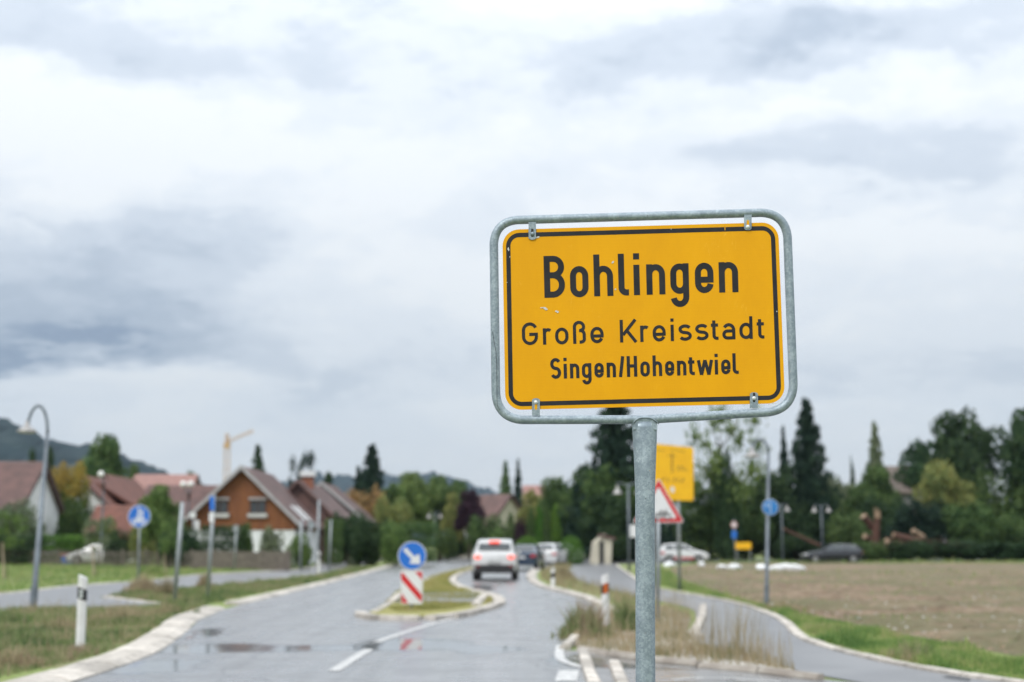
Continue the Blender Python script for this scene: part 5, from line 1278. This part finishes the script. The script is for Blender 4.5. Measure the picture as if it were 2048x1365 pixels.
# ------------------------------------------------------------------ cars
TYRE = mat('tyre_rubber', (.02,.02,.02), .8); RIM = mat('wheel_rim', (.35,.36,.37), .35, .6)
CGL = mat('car_glass', (.03,.04,.045), .05, spec=.9)
BRK = mat('brake_light_lit', (.7,.05,.04), .3, emit=((1.0,.16,.12), 1.1)); TAIL = mat('tail_light', (.5,.03,.04), .25); HEADL = mat('headlight_glass', (.7,.72,.75), .1)
TRIMB = mat('black_trim', (.018,.018,.02), .55)
ST = {  # y, zbottom, zbelt, zroof, wbottom, wbelt, wroof
 'suv': [(-2.15,.52,.98,1.00,.78,.80,.72),(-2.08,.34,1.04,1.10,.86,.87,.74),(-1.74,.30,1.06,1.59,.88,.89,.69),(-1.0,.30,1.05,1.65,.89,.90,.71),(.1,.30,1.03,1.62,.89,.90,.70),(.95,.30,1.00,1.06,.89,.89,.78),(1.85,.32,.90,.94,.87,.84,.70),(2.15,.40,.70,.74,.78,.74,.62)],
 'estate': [(-2.35,.45,.86,.88,.78,.80,.72),(-2.25,.30,.94,1.02,.86,.87,.74),(-1.85,.26,.95,1.40,.88,.88,.60),(-1.0,.25,.95,1.46,.89,.89,.62),(.1,.25,.94,1.45,.89,.89,.62),(1.0,.25,.90,.96,.89,.88,.76),(2.0,.28,.78,.80,.87,.82,.68),(2.3,.35,.60,.64,.76,.72,.6)],
 'sedan': [(-2.3,.45,.92,.94,.78,.80,.72),(-2.2,.30,.98,1.01,.86,.87,.76),(-1.65,.26,.98,1.04,.88,.88,.72),(-.95,.25,.97,1.40,.89,.89,.60),(.1,.25,.95,1.43,.89,.89,.62),(1.0,.25,.90,.97,.89,.88,.76),(2.0,.28,.78,.80,.87,.82,.68),(2.3,.35,.60,.64,.76,.72,.6)],
 'hatch': [(-1.95,.45,.92,.95,.76,.78,.70),(-1.88,.30,.98,1.05,.84,.85,.72),(-1.55,.26,.98,1.42,.86,.86,.58),(-.8,.25,.96,1.50,.87,.87,.62),(.1,.25,.95,1.47,.87,.87,.62),(.95,.25,.92,.99,.87,.86,.74),(1.7,.28,.80,.84,.85,.80,.66),(1.95,.36,.62,.66,.74,.70,.58)],
}
def car(name, label, kind, paint, loc, rz, lit=False, lower=None):
    st = ST[kind]; o = thing(name, loc, label, 'car'); o.rotation_euler = (0,0,rz); ORG[o.name] = Vector((0,0,0)); par = o
    def sec(s):
        y, zb, zw, zr, wb, wm, wr = s
        h = [(wb*.93,zb),(wb,zb+.10),((wb+wm)/2+.02,(zb+zw)/2),(wm,zw),(wr,zr-.045*min(1,(zr-zw)*3)),(wr-.10,zr),(0,zr+.015)]
        return [(x,y,z) for x, z in h]+[(-x,y,z) for x, z in h[-2::-1]]
    R_ = [sec(s) for s in st]; n = len(R_[0]); V = [p for r_ in R_ for p in r_]
    Fc = [(i*n+k, i*n+(k+1) % n, (i+1)*n+(k+1) % n, (i+1)*n+k) for i in range(len(R_)-1) for k in range(n)]
    Fc += [tuple(range(n))[::-1], tuple((len(R_)-1)*n+k for k in range(n))]
    b = obj('body', V, Fc, paint, par, smooth=True)
    md = b.modifiers.new('w', 'EDGE_SPLIT'); md.split_angle = R(38)
    y0, y1 = st[0][0], st[-1][0]
    # windows
    def patch(nm, pts, off, m=CGL, parent=par): return obj(nm, [(p[0]+off[0], p[1]+off[1], p[2]+off[2]) for p in pts], [(0,1,2,3)], m, parent)
    def lp(a, b_, t): return tuple(a[i]*(1-t)+b_[i]*t for i in range(3))
    roofi = [i for i, s in enumerate(st) if s[3]-s[2] > .3]; i0, i1 = roofi[0], roofi[-1]
    for sg, k3, k4 in ((1, 3, 4), (-1, n-4, n-5)):
        for i in range(i0, i1):
            a, b_, c_, d_ = R_[i][k3], R_[i+1][k3], R_[i+1][k4], R_[i][k4]
            patch('side_window', [lp(lp(a, d_, .12), lp(b_, c_, .12), .05), lp(lp(a, d_, .12), lp(b_, c_, .12), .95), lp(lp(a, d_, .9), lp(b_, c_, .9), .95), lp(lp(a, d_, .9), lp(b_, c_, .9), .05 if i > i0 else .12)], (sg*.012, 0, .004))
        a, b_, d_ = R_[i1][k3], R_[i1+1][k3], R_[i1][k4]
        obj('side_window', [(p[0]+sg*.012, p[1], p[2]+.004) for p in (lp(a, d_, .12), lp(a, b_, .72), lp(a, d_, .88))], [(0,1,2)], CGL, par)
    L4, Rr4 = n-5, 4
    f0, f1 = R_[i1], R_[i1+1]; patch('windscreen', [lp(f0[Rr4], f0[L4], .02), lp(f0[Rr4], f0[L4], .98), lp(f1[Rr4], f1[L4], .97), lp(f1[Rr4], f1[L4], .03)], (0,.03,.03))
    f0, f1 = R_[i0], R_[i0-1]
    t_a, t_b = (.22, .80) if kind == 'suv' else (.06, .85)
    A_, B1 = lp(f0[Rr4], f1[Rr4], t_a), lp(f0[L4], f1[L4], t_a); C_, D_ = lp(f0[L4], f1[L4], t_b), lp(f0[Rr4], f1[Rr4], t_b)
    rw = patch('rear_window', [lp(A_, B1, .05), lp(A_, B1, .95), lp(C_, D_, .05), lp(C_, D_, .95)], (0,-.05,.04))
    # wheels
    for sg in (-1, 1):
        for yw in (y0+.82, y1-.85):
            r0 = .335 if kind == 'suv' else .31; xw = sg*(st[3][4]-.10)
            def cyl(nm, r_, xa, xb, m, p_): 
                k = 20; V = [(x, yw+r_*math.cos(2*math.pi*q_/k), r0+r_*math.sin(2*math.pi*q_/k)) for x in (xa, xb) for q_ in range(k)]
                return obj(nm, V, [(q_, (q_+1) % k, k+(q_+1) % k, k+q_) for q_ in range(k)]+[tuple(range(k))[::-1], tuple(range(k, 2*k))], m, p_)
            w_ = cyl('wheel', r0, xw-.11, xw+.115, TYRE, par); cyl('rim', r0*.66, xw-.12, xw+.125, RIM, w_)
            k = 16; V = [(sg*(st[3][4]+.016), yw+(r0+.07)*math.cos(math.pi*q_/k), max(.25, r0)+(r0+.06)*math.sin(math.pi*q_/k)*1.0) for q_ in range(k+1)]
            obj('wheel_arch', V, [tuple(range(k+1))], TRIMB, par)
    # lights
    def lump(nm, x, y, z, rx, rz_, d, m): 
        k = 14; V = [(x+rx*math.cos(2*math.pi*q_/k), y, z+rz_*math.sin(2*math.pi*q_/k)) for q_ in range(k)]+[(x+rx*.8*math.cos(2*math.pi*q_/k), y+d, z+rz_*.8*math.sin(2*math.pi*q_/k)) for q_ in range(k)]
        obj(nm, V, [(q_, (q_+1) % k, k+(q_+1) % k, k+q_) for q_ in range(k)]+[tuple(range(k, 2*k))], m, par)
    zl = .93 if kind == 'suv' else .80
    for sg in (-1, 1):
        lump('tail_light', sg*.68, y0+.10, zl, .17, .105, -.13 if kind == 'suv' else -.12, BRK if lit else TAIL)
        MB().box(sg*.80-.07*1, sg*.80+.085, y0+.12, y0+.42, zl-.09, zl+.09).obj('tail_light', BRK if lit else TAIL, par)
        lump('headlight', sg*.60, y1-.12, .62, .16, .08, .13, HEADL)
        MB().box(sg*.78-.06, sg*.78+.05, y1-.42, y1-.12, .58, .70).obj('headlight', HEADL, par)
        MB().box(sg*.93-.09, sg*.93+.09, .62, .75, st[4][2]+.0, st[4][2]+.14).obj('mirror', paint, par)
    if lit:
        zc = st[2][3]-.09; MB().box(-.20, .20, st[2][0]-.24, st[2][0]-.08, zc-.0, zc+.09).obj('high_brake_light', BRK, par)
    # bumper, plate
    zb = .62 if kind == 'suv' else .42
    V_ = []
    MB().box(-.80, .80, y0-.03, y0+.25, .30, zb).obj('rear_bumper', TRIMB if kind == 'suv' else paint, par)
    MB().box(-.72, .72, y1-.2, y1+.03, .26, .46).obj('front_bumper', TRIMB, par)
    MB().box(-.26, .26, y0-.055, y0-.031, zb+.07 if kind == 'suv' else .66, zb+.18 if kind == 'suv' else .77).obj('number_plate', SIGNW if kind != 'suv' else mat('plate_grey', (.45,.46,.46), .5), par)
    if kind == 'suv':
        MB().box(-.82, .82, y0+.3, y1-.3, .28, .36).obj('sill', TRIMB, par)
        for sg in (-1, 1): MB().box(sg*.66-.07, sg*.66+.07, y0-.05, y0-.031, .55, .585).obj('reflector', TAIL, par)
    if lower: 
        for sg in (-1, 1): MB().box(sg*.885-.012, sg*.885+.012, -.85, .75, .30, .44).obj('side_stripe', lower, par)
    return o
PW = mat('car_white', (.60,.61,.62), .25, coat=.5, col2=(.57,.58,.59)); PD = mat('car_dark_blue', (.035,.060,.105), .25, .3, coat=.6); PK = mat('car_black', (.018,.022,.030), .2, .2, coat=.7); PS = mat('car_silver', (.55,.57,.60), .3, .4, coat=.5)
def carpos(x, Y): p = at(x, 1100, Y); return (p[0], Y, 0.008)
car('parked_car', 'white sport utility car seen from behind with brake lights lit', 'suv', PW, carpos(992.5, 60.5), R(-1.5), True)
car('dark_sedan', 'dark blue sedan queuing ahead of the white car', 'sedan', PD, carpos(1052, 83), R(-8))
car('white_car', 'white hatchback ahead of the dark sedan in the queue', 'hatch', PW, carpos(1100, 98), R(-14))
car('silver_car', 'last pale car at the right end of the queue', 'hatch', PS, carpos(1128, 108), R(-28))
car('white_hatchback', 'white hatchback with red lower side driving past behind the field', 'hatch', PW, carpos(1365, 113), R(-88), False, mat('red_sill', (.5,.04,.04), .4))
car('black_estate_car', 'black estate car facing left on the road behind the field', 'estate', PK, carpos(1662, 113.5), R(90))
car('parked_white_car', 'white car parked behind the picket fence on the left', 'hatch', PW, carpos(193, 104.3), R(88))
bc_ = at(140,1104,105); o = thing('blue_crate', (bc_[0], 105, 0), 'small blue container beside the parked white car', 'container')
MB().box(bc_[0]-.5, bc_[0]+.5, 104.7, 105.4, 0, .62).obj('body', BLUE, o); MB().box(bc_[0]-.55, bc_[0]+.55, 104.65, 105.45, .62, .80).obj('lid', mat('red_lid', (.4,.12,.12), .5), o)

# ------------------------------------------------------------------ white bundles, broken trunk, logs
FILM = mat('white_plastic_film', (.80,.82,.84), .35, col2=(.70,.72,.74), scale=3, bump=.5, bscale=6)
def bundle(label, x0, x1, yc, h, Y, m=FILM):
    a = at(x0, yc, Y); b = at(x1, yc, Y); q = random.Random(int(x0)); N_ = 16
    pts_ = [(a[0]+(b[0]-a[0])*i/N_, Y+q.uniform(-.1,.1), h*.5*math.sin(math.pi*(i+.6)/(N_+1.2))**.4*q.uniform(.8,1.1)) for i in range(N_+1)]
    o = thing('plastic_bundle', ((a[0]+b[0])/2, Y, 0), label, 'plastic sheet', 'white plastic bundles at the field edge')
    MB().tube(pts_, [(h*.8*math.sin(math.pi*(i+.6)/(N_+1.2))**.5, h*.5*math.sin(math.pi*(i+.6)/(N_+1.2))**.5*q.uniform(.8,1.15)) for i in range(N_+1)], 10).obj('film', m, o, smooth=True)
bundle('long white plastic bundle at the field edge behind the right lamp', 1536, 1612, 1140, .30, 80)
bundle('short white plastic bundle left of the lamp foot', 1514, 1534, 1140, .34, 82)
bundle('small white bundle under the low yellow sign, right one', 1458, 1484, 1138, .28, 86)
bundle('small white bundle under the low yellow sign, left one', 1434, 1455, 1138, .26, 86)
bundle('white plastic lump in front of the white hatchback', 1328, 1352, 1133, .30, 94)
bundle('small white plastic lump right of the direction board post', 1398, 1408, 1132, .28, 96)
BK2 = mat('red_brown_bark', (.12,.055,.038), .9, col2=(.07,.035,.025), scale=6); CUT = mat('fresh_cut_wood', (.33,.23,.15), .7, col2=(.20,.14,.09), scale=9)
def log(label, p, q, r0, r1, Y, name='log', cat='log', group='cut logs behind the field', jag=False):
    a = Vector(at(*p, Y)); b = Vector(at(*q, Y)); a.y -= .5; o = thing(name, (a.x, a.y, max(0, min(a.z, b.z)-.3)), label, cat, group)
    r0 *= .78; r1 *= .78
    pts_ = [a.lerp(b, t)+Vector((random.uniform(-.04,.04), 0, random.uniform(-.04,.04))) for t in (0,.25,.5,.75,1)]
    MB().tube(pts_, [r0, r0*.97, (r0+r1)/2, r1*1.05, r1], 12).obj('bark', BK2, o, smooth=False)
    d = (a-b).normalized(); MB().tube([a, a+d*.04], r0*.93, 12).obj('cut_face', CUT, o)
    if jag:
        mb = MB()
        for k in range(7):
            an = k*.9; c = a+Vector((math.cos(an)*r0*.55, math.sin(an)*r0*.55, 0)); mb.tube([c, c+Vector((random.uniform(-.1,.1), 0, random.uniform(.4,1.0)))], [r0*.35, .02], 5)
        mb.obj('splinters', CUT, o)
    return o
log('snapped upright trunk with pale splintered top behind the field', (1752,1036), (1749,1100), .36, .48, 124, 'broken_trunk', 'tree trunk', None, True)
log('thick dark broken limb leaning left of the snapped trunk', (1724,1033), (1748,1060), .42, .40, 124.5)
log('small log with pale cut face left of the snapped trunk', (1727,1073), (1738,1078), .30, .30, 123)
log('small log with pale cut face right of the snapped trunk', (1771,1082), (1780,1086), .34, .34, 122.5)
log('long red brown log right of the snapped trunk', (1784,1070), (1842,1084), .33, .38, 122.5)
log('pale split log piece above the long red brown log', (1823,1062), (1846,1076), .30, .34, 122.8).children[0].data.materials[0] = CUT
mb = MB(); q = random.Random(9)
for k in range(60):
    x = q.uniform(1800, 1940); p = Vector(at(x, q.uniform(1092,1112), 121)); mb.tube([p, p+Vector((q.uniform(-2.2,-.8), q.uniform(-.4,.4), q.uniform(.1,1.0)))], [.05,.015], 4)
meta(mb.obj('brush_twigs', BK2, kind='stuff', label='tangle of reddish bare twigs before the branch heaps'), cat='twigs')
log('long thin reddish trunk lying in the dark trees behind the lamps', (1565,1058), (1640,1092), .12, .16, 126, 'fallen_trunk', 'tree trunk', None)

# ------------------------------------------------------------------ haze
HM = bpy.data.materials.new('haze_air'); HM.use_nodes = True; t = NT(HM.node_tree); t.n.remove(t.n['Principled BSDF'])
pv = t.new('ShaderNodeVolumePrincipled'); pv.inputs['Color'].default_value = (.62,.80,1.0,1); pv.inputs['Density'].default_value = .00007; pv.inputs['Anisotropy'].default_value = .2
t.l.new(pv.outputs[0], t.n['Material Output'].inputs['Volume'])
MB().box(-4300, 4300, -70, 4300, -1.5, 420).obj('haze', HM, kind='stuff')
